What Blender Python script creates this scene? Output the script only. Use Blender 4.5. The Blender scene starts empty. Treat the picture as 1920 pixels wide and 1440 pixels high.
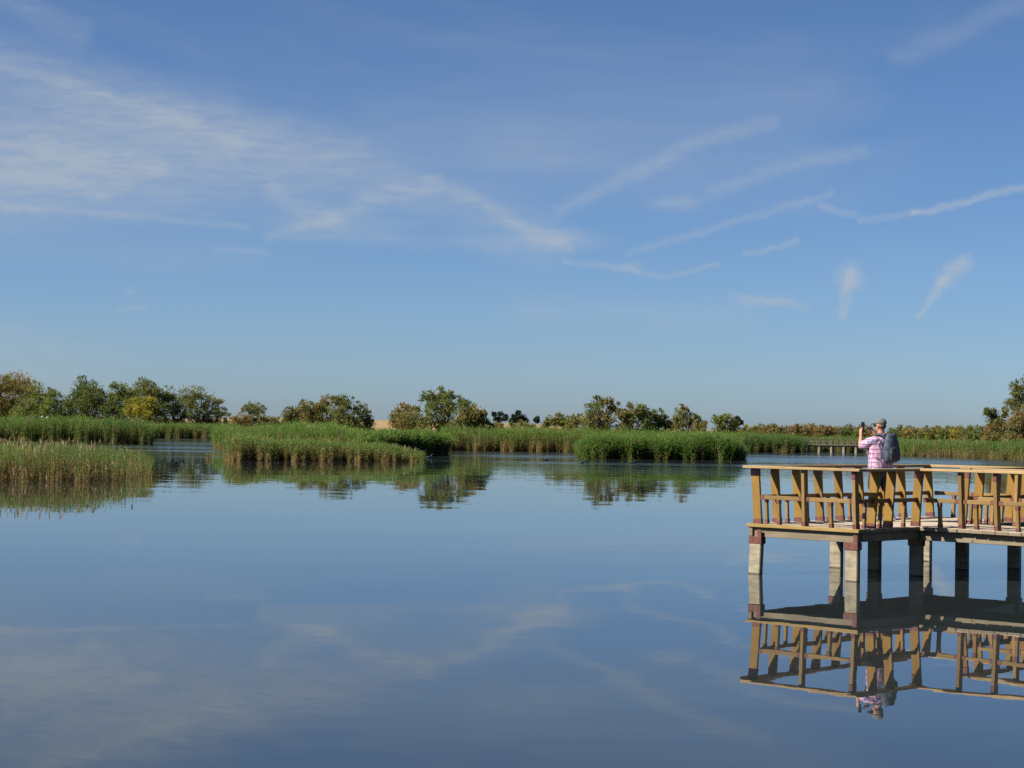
import bpy, bmesh, math, random
import numpy as np
from mathutils import Vector, Matrix

random.seed(7)
rng = np.random.default_rng(11)
sc = bpy.context.scene
COL = sc.collection
R = math.radians

# ------------------------------------------------------------------ camera
EYE = 2.377            # eye height over the water
FPX = 3600.0           # focal length in pixels of a 1920 px wide frame
PITCH = math.atan(80.0 / FPX)
ROLL = 0.0148
cam_data = bpy.data.cameras.new('camera')
cam_data.sensor_width = 36.0
cam_data.lens = FPX / 1920.0 * 36.0
cam_data.clip_start = 0.1
cam_data.clip_end = 30000.0
cam = bpy.data.objects.new('camera', cam_data)
COL.objects.link(cam)
cam.matrix_world = (Matrix.Translation((0, 0, EYE)) @ Matrix.Rotation(math.pi / 2 + PITCH, 4, 'X')
                    @ Matrix.Rotation(ROLL, 4, 'Z'))
sc.camera = cam


def ray(px, py):
    """direction through a point of the 1920 x 1440 photograph (used to survey the place)"""
    dx, dy = px - 960.0, py - 720.0
    c, s = math.cos(ROLL), math.sin(ROLL)
    x, y = dx * c + dy * s, -dx * s + dy * c
    return Vector((x, FPX * math.cos(PITCH) + y * math.sin(PITCH), FPX * math.sin(PITCH) - y * math.cos(PITCH)))


def at(px, py, Y=None, z=None):
    d = ray(px, py)
    t = (z - EYE) / d.z if z is not None else Y / d.y
    return Vector((0, 0, EYE)) + d * t


# ------------------------------------------------------------------ light
SUN_EL, SUN_AZ = R(41.0), R(253.5)          # azimuth clockwise from +Y: the sun stands to the left
sun_dir = Vector((math.sin(SUN_AZ) * math.cos(SUN_EL), math.cos(SUN_AZ) * math.cos(SUN_EL), math.sin(SUN_EL)))
sun_data = bpy.data.lights.new('sun', 'SUN')
sun_data.energy = 5.0
sun_data.angle = R(0.53)
sun_data.color = (1.0, 0.93, 0.82)
sun = bpy.data.objects.new('sun', sun_data)
COL.objects.link(sun)
sun.location = sun_dir * 400
sun.rotation_euler = sun_dir.to_track_quat('Z', 'Y').to_euler()

vs = sc.view_settings
sc.display_settings.display_device = 'sRGB'
vs.view_transform = 'Standard'
vs.look = 'None'
vs.exposure = 1.05
vs.gamma = 1.0
vs.use_curve_mapping = False
sc.cycles.max_bounces = 8
sc.cycles.transparent_max_bounces = 8
sc.cycles.use_denoising = False
sc.cycles.caustics_reflective = False
sc.cycles.caustics_refractive = False
sc.cycles.sample_clamp_indirect = 4.0

# ------------------------------------------------------------------ sky with cirrus
world = bpy.data.worlds.new('World')
sc.world = world
world.use_nodes = True
WT = world.node_tree


class G:
    """small helper that wires nodes in a tree"""

    def __init__(self, tree):
        self.t = tree

    def node(self, typ, **kw):
        n = self.t.nodes.new(typ)
        for k, v in kw.items():
            setattr(n, k, v)
        return n

    def put(self, sock, v):
        if isinstance(v, bpy.types.NodeSocket):
            self.t.links.new(v, sock)
        elif v is not None:
            sock.default_value = v

    def math(self, op, a, b=None, clamp=False, c=None):
        n = self.node('ShaderNodeMath', operation=op, use_clamp=clamp)
        self.put(n.inputs[0], a)
        self.put(n.inputs[1], b)
        self.put(n.inputs[2], c)
        return n.outputs[0]

    def vec(self, op, a, b=None, scale=None):
        n = self.node('ShaderNodeVectorMath', operation=op)
        self.put(n.inputs[0], a)
        self.put(n.inputs[1], b)
        if scale is not None:
            self.put(n.inputs['Scale'], scale)
        return n.outputs['Value'] if op in ('LENGTH', 'DOT_PRODUCT', 'DISTANCE') else n.outputs['Vector']

    def noise(self, v, scale, detail=3.0, rough=0.5, col=False, dist=0.0):
        n = self.node('ShaderNodeTexNoise')
        self.put(n.inputs['Vector'], v)
        n.inputs['Scale'].default_value = scale
        n.inputs['Detail'].default_value = detail
        n.inputs['Roughness'].default_value = rough
        n.inputs['Distortion'].default_value = dist
        return n.outputs['Color'] if col else n.outputs['Fac']

    def ramp(self, v, a, b, c=0.0, d=1.0, smooth=True):
        n = self.node('ShaderNodeMapRange', interpolation_type='SMOOTHSTEP' if smooth else 'LINEAR')
        self.put(n.inputs[0], v)
        for i, x in enumerate((a, b, c, d)):
            self.put(n.inputs[i + 1], x)
        return n.outputs[0]

    def mix(self, f, a, b, blend='MIX'):
        n = self.node('ShaderNodeMix', data_type='RGBA', blend_type=blend)
        self.put(n.inputs[0], f)
        self.put(n.inputs[6], a)
        self.put(n.inputs[7], b)
        return n.outputs[2]


g = G(WT)
bg = WT.nodes['Background']
SKY_STRENGTH = 0.0505
bg.inputs['Strength'].default_value = SKY_STRENGTH
sky = g.node('ShaderNodeTexSky', sky_type='NISHITA', sun_disc=False)
sky.sun_elevation = SUN_EL
sky.sun_rotation = SUN_AZ
sky.altitude = 0.0
sky.air_density = 0.7
sky.dust_density = 0.5
sky.ozone_density = 8.0
dirv = g.node('ShaderNodeTexCoord').outputs['Generated']
sep = g.node('ShaderNodeSeparateXYZ')
g.put(sep.inputs[0], dirv)
az = g.math('ARCTAN2', sep.outputs[0], sep.outputs[1])
el = g.math('ARCSINE', sep.outputs[2])
comb = g.node('ShaderNodeCombineXYZ')
g.put(comb.inputs[0], g.math('MULTIPLY', az, 36.0))     # unit: 1/36 rad
g.put(comb.inputs[1], g.math('MULTIPLY', el, 36.0))
P0 = comb.outputs[0]
w1 = g.vec('SUBTRACT', g.noise(P0, 0.55, 2.0, 0.5, col=True), (0.5, 0.5, 0.5))
w2 = g.vec('SUBTRACT', g.noise(P0, 3.2, 3.0, 0.6, col=True), (0.5, 0.5, 0.5))
PW = g.vec('ADD', g.vec('ADD', P0, g.vec('MULTIPLY', w1, (0.5, 0.22, 0.0))), g.vec('MULTIPLY', w2, (0.30, 0.17, 0.0)))


def skyp(px, py):
    d = ray(px, py).normalized()
    return (math.atan2(d.x, d.y) * 36.0, math.asin(d.z) * 36.0, 0.0)


# wisps as sky directions: ([points], half width, strength) along a line, (x, y, half width, half height, strength) a soft patch
SOFT = [
    ([(-300, 40), (0, 110), (170, 165), (430, 255), (700, 325), (900, 400), (1010, 445)], 95, 0.2),
    ([(0, 118), (170, 168), (300, 215), (450, 265)], 26, 0.11),
    (80, 280, 430, 215, 0.30),
    (390, 310, 540, 175, 0.26),
    (-250, 320, 500, 230, 0.3),
    (640, 425, 190, 50, 0.24),
    (960, 290, 220, 90, 0.12),
    (300, 480, 420, 55, 0.10),
    ([(90, 285), (300, 318)], 30, 0.16),
    ([(0, 325), (130, 335), (190, 365), (235, 352)], 24, 0.16),
    ([(700, 452), (960, 457)], 24, 0.10),
    ([(980, 582), (1400, 592)], 46, 0.10),
    ([(1690, 105), (1800, 62), (1930, -10)], 36, 0.11),
    ([(-20, -20), (90, 35), (150, 62)], 42, 0.14),
    ([(1050, 390), (1190, 325), (1310, 265), (1440, 228)], 26, 0.16),
    ([(1330, 360), (1500, 305), (1615, 284)], 22, 0.14),
    (1060, 450, 130, 34, 0.2),
    (1270, 376, 75, 28, 0.22),
    (1440, 567, 75, 18, 0.22),
    (1130, 300, 330, 120, 0.07),
]
CRISP = [
    ([(-20, 385), (200, 398), (470, 424)], 12, 0.16),
    ([(510, 352), (560, 388), (620, 405), (700, 370), (812, 348)], 30, 0.20),
    ([(515, 442), (620, 408)], 22, 0.14),
    ([(810, 338), (930, 400), (1010, 447), (1060, 455)], 24, 0.22),
    ([(1170, 475), (1340, 425), (1500, 385), (1560, 368)], 13, 0.20),
    ([(1058, 488), (1140, 500), (1200, 512), (1250, 518), (1345, 494)], 11, 0.22),
    (1178, 500, 44, 17, 0.22),
    ([(1408, 476), (1492, 454)], 10, 0.26),
    ([(1540, 390), (1572, 400), (1612, 406)], 12, 0.24),
    ([(1620, 416), (1712, 398)], 11, 0.24),
    ([(1714, 394), (1800, 378), (1925, 349), (2150, 300)], 11, 0.40),
    (1594, 522, 40, 40, 0.55),
    ([(1594, 520), (1586, 592)], 17, 0.34),
    ([(1805, 487), (1772, 520)], 25, 0.48),
    ([(1772, 520), (1722, 592)], 12, 0.42),
    ([(1378, 552), (1440, 566), (1510, 578)], 12, 0.2),
    ([(400, 465), (455, 470), (515, 476)], 12, 0.14),
    ([(225, 577), (270, 571)], 8, 0.18),
    (237, 546, 22, 12, 0.18),
]


def sector_sky(x0, x1):
    """background shader of one sector of the sky with the wisps that reach into it"""
    p, acc = PW, None

    def gather(items):
        nonlocal p
        acc = None
        for it in items:
            pieces = []
            if len(it) == 3:
                pieces = [(a, b) for a, b in zip(it[0][:-1], it[0][1:]) if max(a[0], b[0]) + it[1] + 60 > x0 and min(a[0], b[0]) - it[1] - 60 < x1]
            elif it[0] + it[2] + 60 > x0 and it[0] - it[2] - 60 < x1:
                pieces = [None]
            done = None
            for pc in pieces:
                if pc:
                    A, B = Vector(skyp(*pc[0])), Vector(skyp(*pc[1]))
                    D = B - A
                    rel = g.vec('SUBTRACT', p, tuple(A))
                    t = g.math('DIVIDE', g.vec('DOT_PRODUCT', rel, tuple(D)), D.length_squared, clamp=True)
                    q = g.vec('SUBTRACT', rel, g.vec('SCALE', tuple(D), scale=t))
                    m = g.ramp(g.vec('LENGTH', q), 0.0, it[1] / 100.0, it[2], 0.0)
                else:
                    q = g.vec('MULTIPLY', g.vec('SUBTRACT', p, skyp(it[0], it[1])), (100.0 / it[2], 100.0 / it[3], 0.0))
                    m = g.ramp(g.vec('LENGTH', q), 0.0, 1.0, it[4], 0.0)
                done = m if done is None else g.math('MAXIMUM', done, m)
                lag = g.node('ShaderNodeCombineXYZ')          # the next piece waits for this one: keeps the shader's stack small
                g.put(lag.inputs[2], g.math('MULTIPLY', done, 1e-7))
                p = g.vec('ADD', p, lag.outputs[0])
            if done is not None:
                acc = done if acc is None else g.math('ADD', acc, done)
        return acc if acc is not None else 0.0

    soft = gather(SOFT)
    crisp = gather(CRISP)
    fib = g.noise(g.vec('MULTIPLY', p, (0.9, 5.0, 1.0)), 1.3, 4.0, 0.62)
    dens = g.math('MULTIPLY', soft, g.ramp(fib, 0.3, 0.72, 0.8, 1.55, smooth=False))
    dens = g.math('ADD', dens, g.math('MULTIPLY', crisp, g.ramp(fib, 0.3, 0.72, 0.7, 1.35, smooth=False)))
    dens = g.math('MINIMUM', g.math('ADD', dens, far_veil), 0.7)
    b = g.node('ShaderNodeBackground')
    g.put(b.inputs['Color'], g.mix(dens, sky.outputs[0], CLOUD))
    b.inputs['Strength'].default_value = SKY_STRENGTH
    return b.outputs[0]


CLOUD = (4.3, 4.8, 5.3, 1.0)
# the same thin cirrus goes on all round the sky
far_veil = g.ramp(g.noise(g.vec('MULTIPLY', dirv, (2.0, 2.0, 6.0)), 1.6, 4.0, 0.6, dist=0.6), 0.48, 0.8, 0.0, 0.2)
g.put(bg.inputs['Color'], g.mix(far_veil, sky.outputs[0], CLOUD))
shader = bg.outputs[0]
edges = [-700, 330, 620, 900, 1180, 1480, 1700, 2400]
for x0, x1 in zip(edges[:-1], edges[1:]):
    inside = g.math('MULTIPLY', g.math('GREATER_THAN', az, skyp(x0, 400)[0] / 36.0), g.math('LESS_THAN', az, skyp(x1, 400)[0] / 36.0))
    inside = g.math('MULTIPLY', inside, g.math('LESS_THAN', el, 0.36))
    mx = g.node('ShaderNodeMixShader')
    g.put(mx.inputs[0], inside)
    WT.links.new(shader, mx.inputs[1])
    WT.links.new(sector_sky(x0, x1), mx.inputs[2])
    shader = mx.outputs[0]
WT.links.new(shader, WT.nodes['World Output'].inputs['Surface'])


# ------------------------------------------------------------------ helpers for meshes and materials
def link(o):
    COL.objects.link(o)
    return o


def np_mesh(name, V, F, colors=None, smooth=False):
    """triangle or quad mesh from numpy arrays"""
    V = np.asarray(V, dtype=np.float32).reshape(-1, 3)
    F = np.asarray(F, dtype=np.int32)
    k = F.shape[1]
    me = bpy.data.meshes.new(name)
    me.vertices.add(len(V))
    me.vertices.foreach_set('co', V.ravel())
    me.loops.add(F.size)
    me.loops.foreach_set('vertex_index', F.ravel())
    me.polygons.add(len(F))
    me.polygons.foreach_set('loop_start', np.arange(0, F.size, k, dtype=np.int32))
    me.polygons.foreach_set('loop_total', np.full(len(F), k, dtype=np.int32))
    if smooth:
        me.polygons.foreach_set('use_smooth', np.ones(len(F), dtype=bool))
    if colors is not None:
        a = me.color_attributes.new('tint', 'FLOAT_COLOR', 'POINT')
        c4 = np.ones((len(V), 4), dtype=np.float32)
        c4[:, :3] = colors
        a.data.foreach_set('color', c4.ravel())
    me.update(calc_edges=True)
    me.validate(verbose=False)
    return me


def tag(o, label=None, cat=None, group=None, kind=None):
    for k, v in (('label', label), ('category', cat), ('group', group), ('kind', kind)):
        if v:
            o[k] = v
    return o


def empty(name, M=None):
    o = bpy.data.objects.new(name, None)
    o.empty_display_size = 0.2
    link(o)
    if M is not None:
        o.matrix_world = M
    return o


def child(name, me, parent, mat=None, M=None):
    o = bpy.data.objects.new(name, me)
    link(o)
    o.parent = parent
    if M is not None:
        o.matrix_local = M
    if mat is not None and not me.materials:
        me.materials.append(mat)
    return o


def new_mat(name):
    m = bpy.data.materials.new(name)
    m.use_nodes = True
    return m, G(m.node_tree), m.node_tree.nodes['Principled BSDF']


def plain(name, col, rough=0.7, var=0.12, scale=8.0, metal=0.0):
    m, gg, b = new_mat(name)
    co = gg.node('ShaderNodeTexCoord').outputs['Object']
    n = gg.noise(co, scale, 4.0, 0.6)
    lo = tuple(c * (1 - var) for c in col) + (1,)
    hi = tuple(min(1, c * (1 + var)) for c in col) + (1,)
    gg.put(b.inputs['Base Color'], gg.mix(gg.ramp(n, 0.3, 0.7), lo, hi))
    b.inputs['Roughness'].default_value = rough
    b.inputs['Metallic'].default_value = metal
    return m


def wood(name, col_a, col_b, dark, rough=0.75, grain=1.0, blotch=0.5):
    """timber with grain along its own x axis, blotches and knots"""
    m, gg, b = new_mat(name)
    co = gg.node('ShaderNodeTexCoord').outputs['Object']
    rnd = gg.node('ShaderNodeObjectInfo').outputs['Random']
    off = gg.node('ShaderNodeCombineXYZ')
    gg.put(off.inputs[0], gg.math('MULTIPLY', rnd, 37.0))
    gg.put(off.inputs[1], gg.math('MULTIPLY', rnd, 11.0))
    p = gg.vec('ADD', co, off.outputs[0])
    gr = gg.noise(gg.vec('MULTIPLY', p, (1.6, 38.0, 38.0)), grain, 5.0, 0.62)
    bl = gg.noise(gg.vec('MULTIPLY', p, (1.0, 3.0, 3.0)), 2.6, 3.0, 0.55)
    kn = gg.noise(gg.vec('MULTIPLY', p, (1.0, 1.8, 1.8)), 9.0, 1.0, 0.4)
    c = gg.mix(gg.ramp(bl, 0.32, 0.68), col_a + (1,), col_b + (1,))
    c = gg.mix(gg.math('MULTIPLY', gg.ramp(gr, 0.5, 0.72), blotch), c, dark + (1,))
    c = gg.mix(gg.math('MULTIPLY', gg.ramp(kn, 0.72, 0.8), 0.7), c, dark + (1,))
    en = gg.node('ShaderNodeSeparateXYZ')                 # darker end grain
    gg.put(en.inputs[0], gg.node('ShaderNodeTexCoord').outputs['Normal'])
    c = gg.mix(gg.math('MULTIPLY', gg.math('GREATER_THAN', gg.math('ABSOLUTE', en.outputs[0]), 0.9), 0.75), c, (0.12, 0.09, 0.045, 1))
    v = gg.node('ShaderNodeHueSaturation')
    gg.put(v.inputs['Value'], gg.ramp(rnd, 0, 1, 0.85, 1.12, smooth=False))
    gg.put(v.inputs['Color'], c)
    gg.put(b.inputs['Base Color'], v.outputs[0])
    b.inputs['Roughness'].default_value = rough
    bm_ = gg.node('ShaderNodeBump')
    bm_.inputs['Strength'].default_value = 0.35
    bm_.inputs['Distance'].default_value = 0.004
    gg.put(bm_.inputs['Height'], gr)
    gg.put(b.inputs['Normal'], bm_.outputs[0])
    return m


M_rail = wood('honey_wood', (0.203, 0.126, 0.037), (0.173, 0.099, 0.022), (0.086, 0.050, 0.018), blotch=0.45)
M_cap = wood('pale_rail_wood', (0.297, 0.205, 0.097), (0.257, 0.165, 0.062), (0.125, 0.080, 0.034), blotch=0.5)
M_post = wood('ochre_post_wood', (0.206, 0.113, 0.009), (0.164, 0.084, 0.008), (0.087, 0.046, 0.009), blotch=0.4)
M_deck = wood('bleached_deck_wood', (0.405, 0.335, 0.25), (0.33, 0.265, 0.19), (0.18, 0.14, 0.095), blotch=0.5)
M_beam = wood('weathered_beam_wood', (0.206, 0.161, 0.098), (0.161, 0.126, 0.076), (0.076, 0.058, 0.040), blotch=0.5)
M_edge = wood('edge_plank_wood', (0.289, 0.200, 0.072), (0.260, 0.166, 0.039), (0.139, 0.089, 0.033), blotch=0.45)
M_grey = wood('grey_bridge_wood', (0.240, 0.200, 0.144), (0.176, 0.144, 0.104), (0.080, 0.064, 0.048))
M_red = plain('red_primer_metal', (0.105, 0.032, 0.022), 0.55, 0.25, 14.0)


def make_pile_mat():
    m, gg, b = new_mat('pile_wood')
    tc = gg.node('ShaderNodeTexCoord')
    co = tc.outputs['Object']
    rnd = gg.node('ShaderNodeObjectInfo').outputs['Random']
    off = gg.node('ShaderNodeCombineXYZ')
    gg.put(off.inputs[0], gg.math('MULTIPLY', rnd, 23.0))
    p = gg.vec('ADD', co, off.outputs[0])
    gr = gg.noise(gg.vec('MULTIPLY', p, (2.0, 40.0, 40.0)), 1.0, 5.0, 0.6)
    band = gg.noise(gg.vec('MULTIPLY', p, (7.0, 1.4, 1.4)), 1.5, 3.0, 0.6)
    crack = gg.noise(gg.vec('MULTIPLY', p, (1.0, 9.0, 9.0)), 2.0, 2.0, 0.5)
    c = gg.mix(gg.ramp(band, 0.38, 0.66), (0.28, 0.238, 0.157, 1), (0.17, 0.146, 0.098, 1))
    c = gg.mix(gg.math('MULTIPLY', gg.ramp(gr, 0.48, 0.72), 0.45), c, (0.11, 0.09, 0.06, 1))
    c = gg.mix(gg.math('MULTIPLY', gg.ramp(crack, 0.66, 0.72), 0.5), c, (0.1, 0.08, 0.06, 1))
    sp = gg.node('ShaderNodeSeparateXYZ')
    gg.put(sp.inputs[0], gg.node('ShaderNodeNewGeometry').outputs['Position'])
    wob = gg.math('MULTIPLY', gg.noise(p, 12.0, 2.0), 0.03)
    wet = gg.ramp(gg.math('SUBTRACT', sp.outputs[2], wob), -0.008, 0.012, 1.0, 0.0)     # wet tide mark
    c = gg.mix(gg.math('MULTIPLY', wet, 0.85), c, (0.03, 0.027, 0.02, 1))
    gg.put(b.inputs['Base Color'], c)
    b.inputs['Roughness'].default_value = 0.8
    return m


M_pile = make_pile_mat()


def foliage_mat(name, transl=0.35, rough=0.6, spec=0.2):
    m = bpy.data.materials.new(name)
    m.use_nodes = True
    t = m.node_tree
    gg = G(t)
    b = t.nodes['Principled BSDF']
    at_ = gg.node('ShaderNodeAttribute', attribute_name='tint')
    gg.put(b.inputs['Base Color'], at_.outputs['Color'])
    b.inputs['Roughness'].default_value = rough
    b.inputs['Specular IOR Level'].default_value = spec
    tr = gg.node('ShaderNodeBsdfTranslucent')
    gg.put(tr.inputs[0], gg.mix(1.0, at_.outputs['Color'], (1.15, 1.2, 0.65, 1), 'MULTIPLY'))
    mx = gg.node('ShaderNodeMixShader')
    mx.inputs[0].default_value = transl
    t.links.new(b.outputs[0], mx.inputs[1])
    t.links.new(tr.outputs[0], mx.inputs[2])
    t.links.new(mx.outputs[0], t.nodes['Material Output'].inputs['Surface'])
    return m


M_reed = foliage_mat('reed_leaves', 0.4)
M_leaf = foliage_mat('tree_foliage', 0.42)
M_bark = plain('bark', (0.075, 0.055, 0.04), 0.9, 0.3, 5.0)


def vnoise(x, y, s, seed=0):
    """cheap smooth noise in -1..1"""
    r = np.random.default_rng(100 + seed)
    out = 0
    for k in range(6):
        a, b, c = r.uniform(-1, 1), r.uniform(-1, 1), r.uniform(0, 6.28)
        f = s * (0.7 + 0.35 * k)
        out = out + np.sin((x * a + y * b) * f * 2 + c) / (1 + 0.35 * k)
    return out / 3.2


# ------------------------------------------------------------------ terrain and water
SHORE = [(-3000, 199), (-400, 196), (285, 199), (292, 276), (418, 276), (432, 122), (776, 127), (790, 160), (834, 162),
         (842, 184), (1086, 185), (1092, 148), (1392, 149), (1398, 209), (1505, 209), (1512, 219), (1690, 219), (1700, 195), (1920, 176), (2300, 150), (5000, 140)]


def shore_at(azs):
    px = 960 + 3600 * np.tan(np.clip(azs, -1.2, 1.2))
    s = np.interp(px, [a for a, b in SHORE], [b for a, b in SHORE])
    return np.where(np.abs(azs) > 1.0, 190.0, s)


def ground_z(x, y):
    r = np.hypot(x, y)
    a = np.arctan2(x, y)
    d = np.where(np.abs(a) < 1.0, y, r) - shore_at(a) - 2.0
    t = np.clip((d + 3) / 4.0, 0, 1)
    z = -1.3 + t * t * (3 - 2 * t) * 1.38
    z = z + np.clip(d, 0, 30) * 0.02
    px = 960 + 3600 * np.tan(np.clip(a, -1.2, 1.2))
    hump = np.exp(-((px - 560) / 330.0) ** 2) * 3.4 + np.exp(-((px - 985) / 190.0) ** 2) * 1.6
    f = np.clip((r - 330) / 420.0, 0, 1)
    far = np.clip((r - 1200) / 2500.0, 0, 1)
    z = z + f * f * (3 - 2 * f) * (0.6 + hump) * (1 - far * far * (3 - 2 * far))
    z = z + 0.15 * vnoise(x, y, 0.01, 3) * np.clip(d / 60.0, 0, 1)
    return z


def gz(x, y):
    return float(ground_z(np.array([x]), np.array([y]))[0])


azs = np.concatenate([np.linspace(-math.pi, -0.5, 40)[:-1], np.linspace(-0.5, 0.5, 520), np.linspace(0.5, math.pi, 40)[1:]])
rs = np.concatenate([np.geomspace(2, 70, 14)[:-1], np.linspace(70, 320, 150), np.geomspace(325, 12000, 60)])
AA, RR = np.meshgrid(azs, rs)
GX, GY = RR * np.sin(AA), RR * np.cos(AA)
GZ = ground_z(GX, GY)
nr, na = GX.shape
idx = np.arange(nr * na).reshape(nr, na)
F = np.stack([idx[:-1, :-1], idx[:-1, 1:], idx[1:, 1:], idx[1:, :-1]], -1).reshape(-1, 4)
me = np_mesh('ground', np.stack([GX, GY, GZ], -1).reshape(-1, 3), F, smooth=True)
ground = link(bpy.data.objects.new('ground', me))
tag(ground, 'dry tan fields and muddy banks around the lagoon', None, None, 'structure')
m, gg, b = new_mat('earth')
pos = gg.node('ShaderNodeNewGeometry').outputs['Position']
sp = gg.node('ShaderNodeSeparateXYZ')
gg.put(sp.inputs[0], pos)
n1 = gg.noise(pos, 0.02, 5.0, 0.6)
n2 = gg.noise(pos, 0.5, 4.0, 0.6)
dry = gg.mix(gg.ramp(n1, 0.35, 0.65), (0.28, 0.195, 0.10, 1), (0.22, 0.16, 0.08, 1))
green = gg.mix(gg.ramp(n2, 0.35, 0.65), (0.06, 0.075, 0.025, 1), (0.13, 0.11, 0.05, 1))
c = gg.mix(gg.ramp(sp.outputs[1], 290.0, 420.0), green, dry)
c = gg.mix(gg.ramp(sp.outputs[2], 0.05, 0.3, 1.0, 0.0), c, (0.06, 0.045, 0.03, 1))
gg.put(b.inputs['Base Color'], c)
b.inputs['Roughness'].default_value = 0.95
b.inputs['Specular IOR Level'].default_value = 0.05
me.materials.append(m)

th = np.linspace(0, 2 * math.pi, 97)[:-1]
V = np.concatenate([[[0, 0, 0]], np.stack([420 * np.cos(th), 420 * np.sin(th), 0 * th], -1)])
F = np.array([[0, i + 1, (i + 1) % 96 + 1] for i in range(96)])
me = np_mesh('water', V, F)
water = link(bpy.data.objects.new('water', me))
tag(water, 'calm lagoon water mirroring the blue sky', None, None, 'structure')
m, gg, b = new_mat('lagoon_water')
pos = gg.node('ShaderNodeNewGeometry').outputs['Position']
sp = gg.node('ShaderNodeSeparateXYZ')
gg.put(sp.inputs[0], pos)
half = (0.5, 0.5, 0.5)
big = gg.vec('SUBTRACT', gg.noise(gg.vec('MULTIPLY', pos, (0.35, 1.0, 1.0)), 0.45, 3.0, 0.5, col=True), half)
fine = gg.vec('SUBTRACT', gg.noise(gg.vec('MULTIPLY', pos, (0.5, 1.0, 1.0)), 3.5, 3.0, 0.55, col=True), half)
patch = gg.noise(gg.vec('MULTIPLY', pos, (0.12, 1.0, 1.0)), 0.06, 3.0, 0.6)
breeze = gg.ramp(patch, 0.40, 0.58)
dist = gg.ramp(sp.outputs[1], 108.0, 152.0)
band = gg.ramp(gg.noise(gg.vec('MULTIPLY', pos, (0.1, 1.0, 1.0)), 0.11, 2.0, 0.5), 0.52, 0.68)      # thin cat's paws on the open water
amp_f = gg.math('ADD', gg.ramp(sp.outputs[1], 28.0, 120.0, 0.0042, 0.014, smooth=False), gg.math('MULTIPLY', band, 0.014))
open_w = gg.math('MULTIPLY', gg.ramp(sp.outputs[0], -10.0, 6.0), gg.ramp(sp.outputs[1], 62.0, 150.0))      # the breeze reaches the open side of the lagoon
wind = gg.math('MAXIMUM', gg.math('MULTIPLY', dist, gg.math('ADD', 0.45, gg.math('MULTIPLY', breeze, 0.55))), gg.math('MULTIPLY', open_w, gg.math('ADD', 0.4, gg.math('MULTIPLY', breeze, 0.5))))
amp_f = gg.math('ADD', amp_f, gg.math('MULTIPLY', wind, 0.06))
gg.put(b.inputs['Roughness'], gg.math('MULTIPLY', wind, 0.15))
slope = gg.vec('ADD', gg.vec('SCALE', big, scale=0.009), gg.vec('SCALE', fine, scale=amp_f))
nrm = gg.vec('NORMALIZE', gg.vec('ADD', gg.vec('MULTIPLY', slope, (1.0, 1.0, 0.0)), (0.0, 0.0, 1.0)))
gg.put(b.inputs['Normal'], nrm)
b.inputs['Base Color'].default_value = (0.018, 0.024, 0.026, 1)
b.inputs['IOR'].default_value = 1.333
me.materials.append(m)

# ------------------------------------------------------------------ reeds
GREEN = np.array([0.068, 0.138, 0.026])
LIME = np.array([0.098, 0.175, 0.034])
BLUEG = np.array([0.048, 0.108, 0.034])
TAN = np.array([0.27, 0.19, 0.095])
STRAW = np.array([0.36, 0.27, 0.14])
BROWN = np.array([0.12, 0.078, 0.042])
TRIS = [0]


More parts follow.
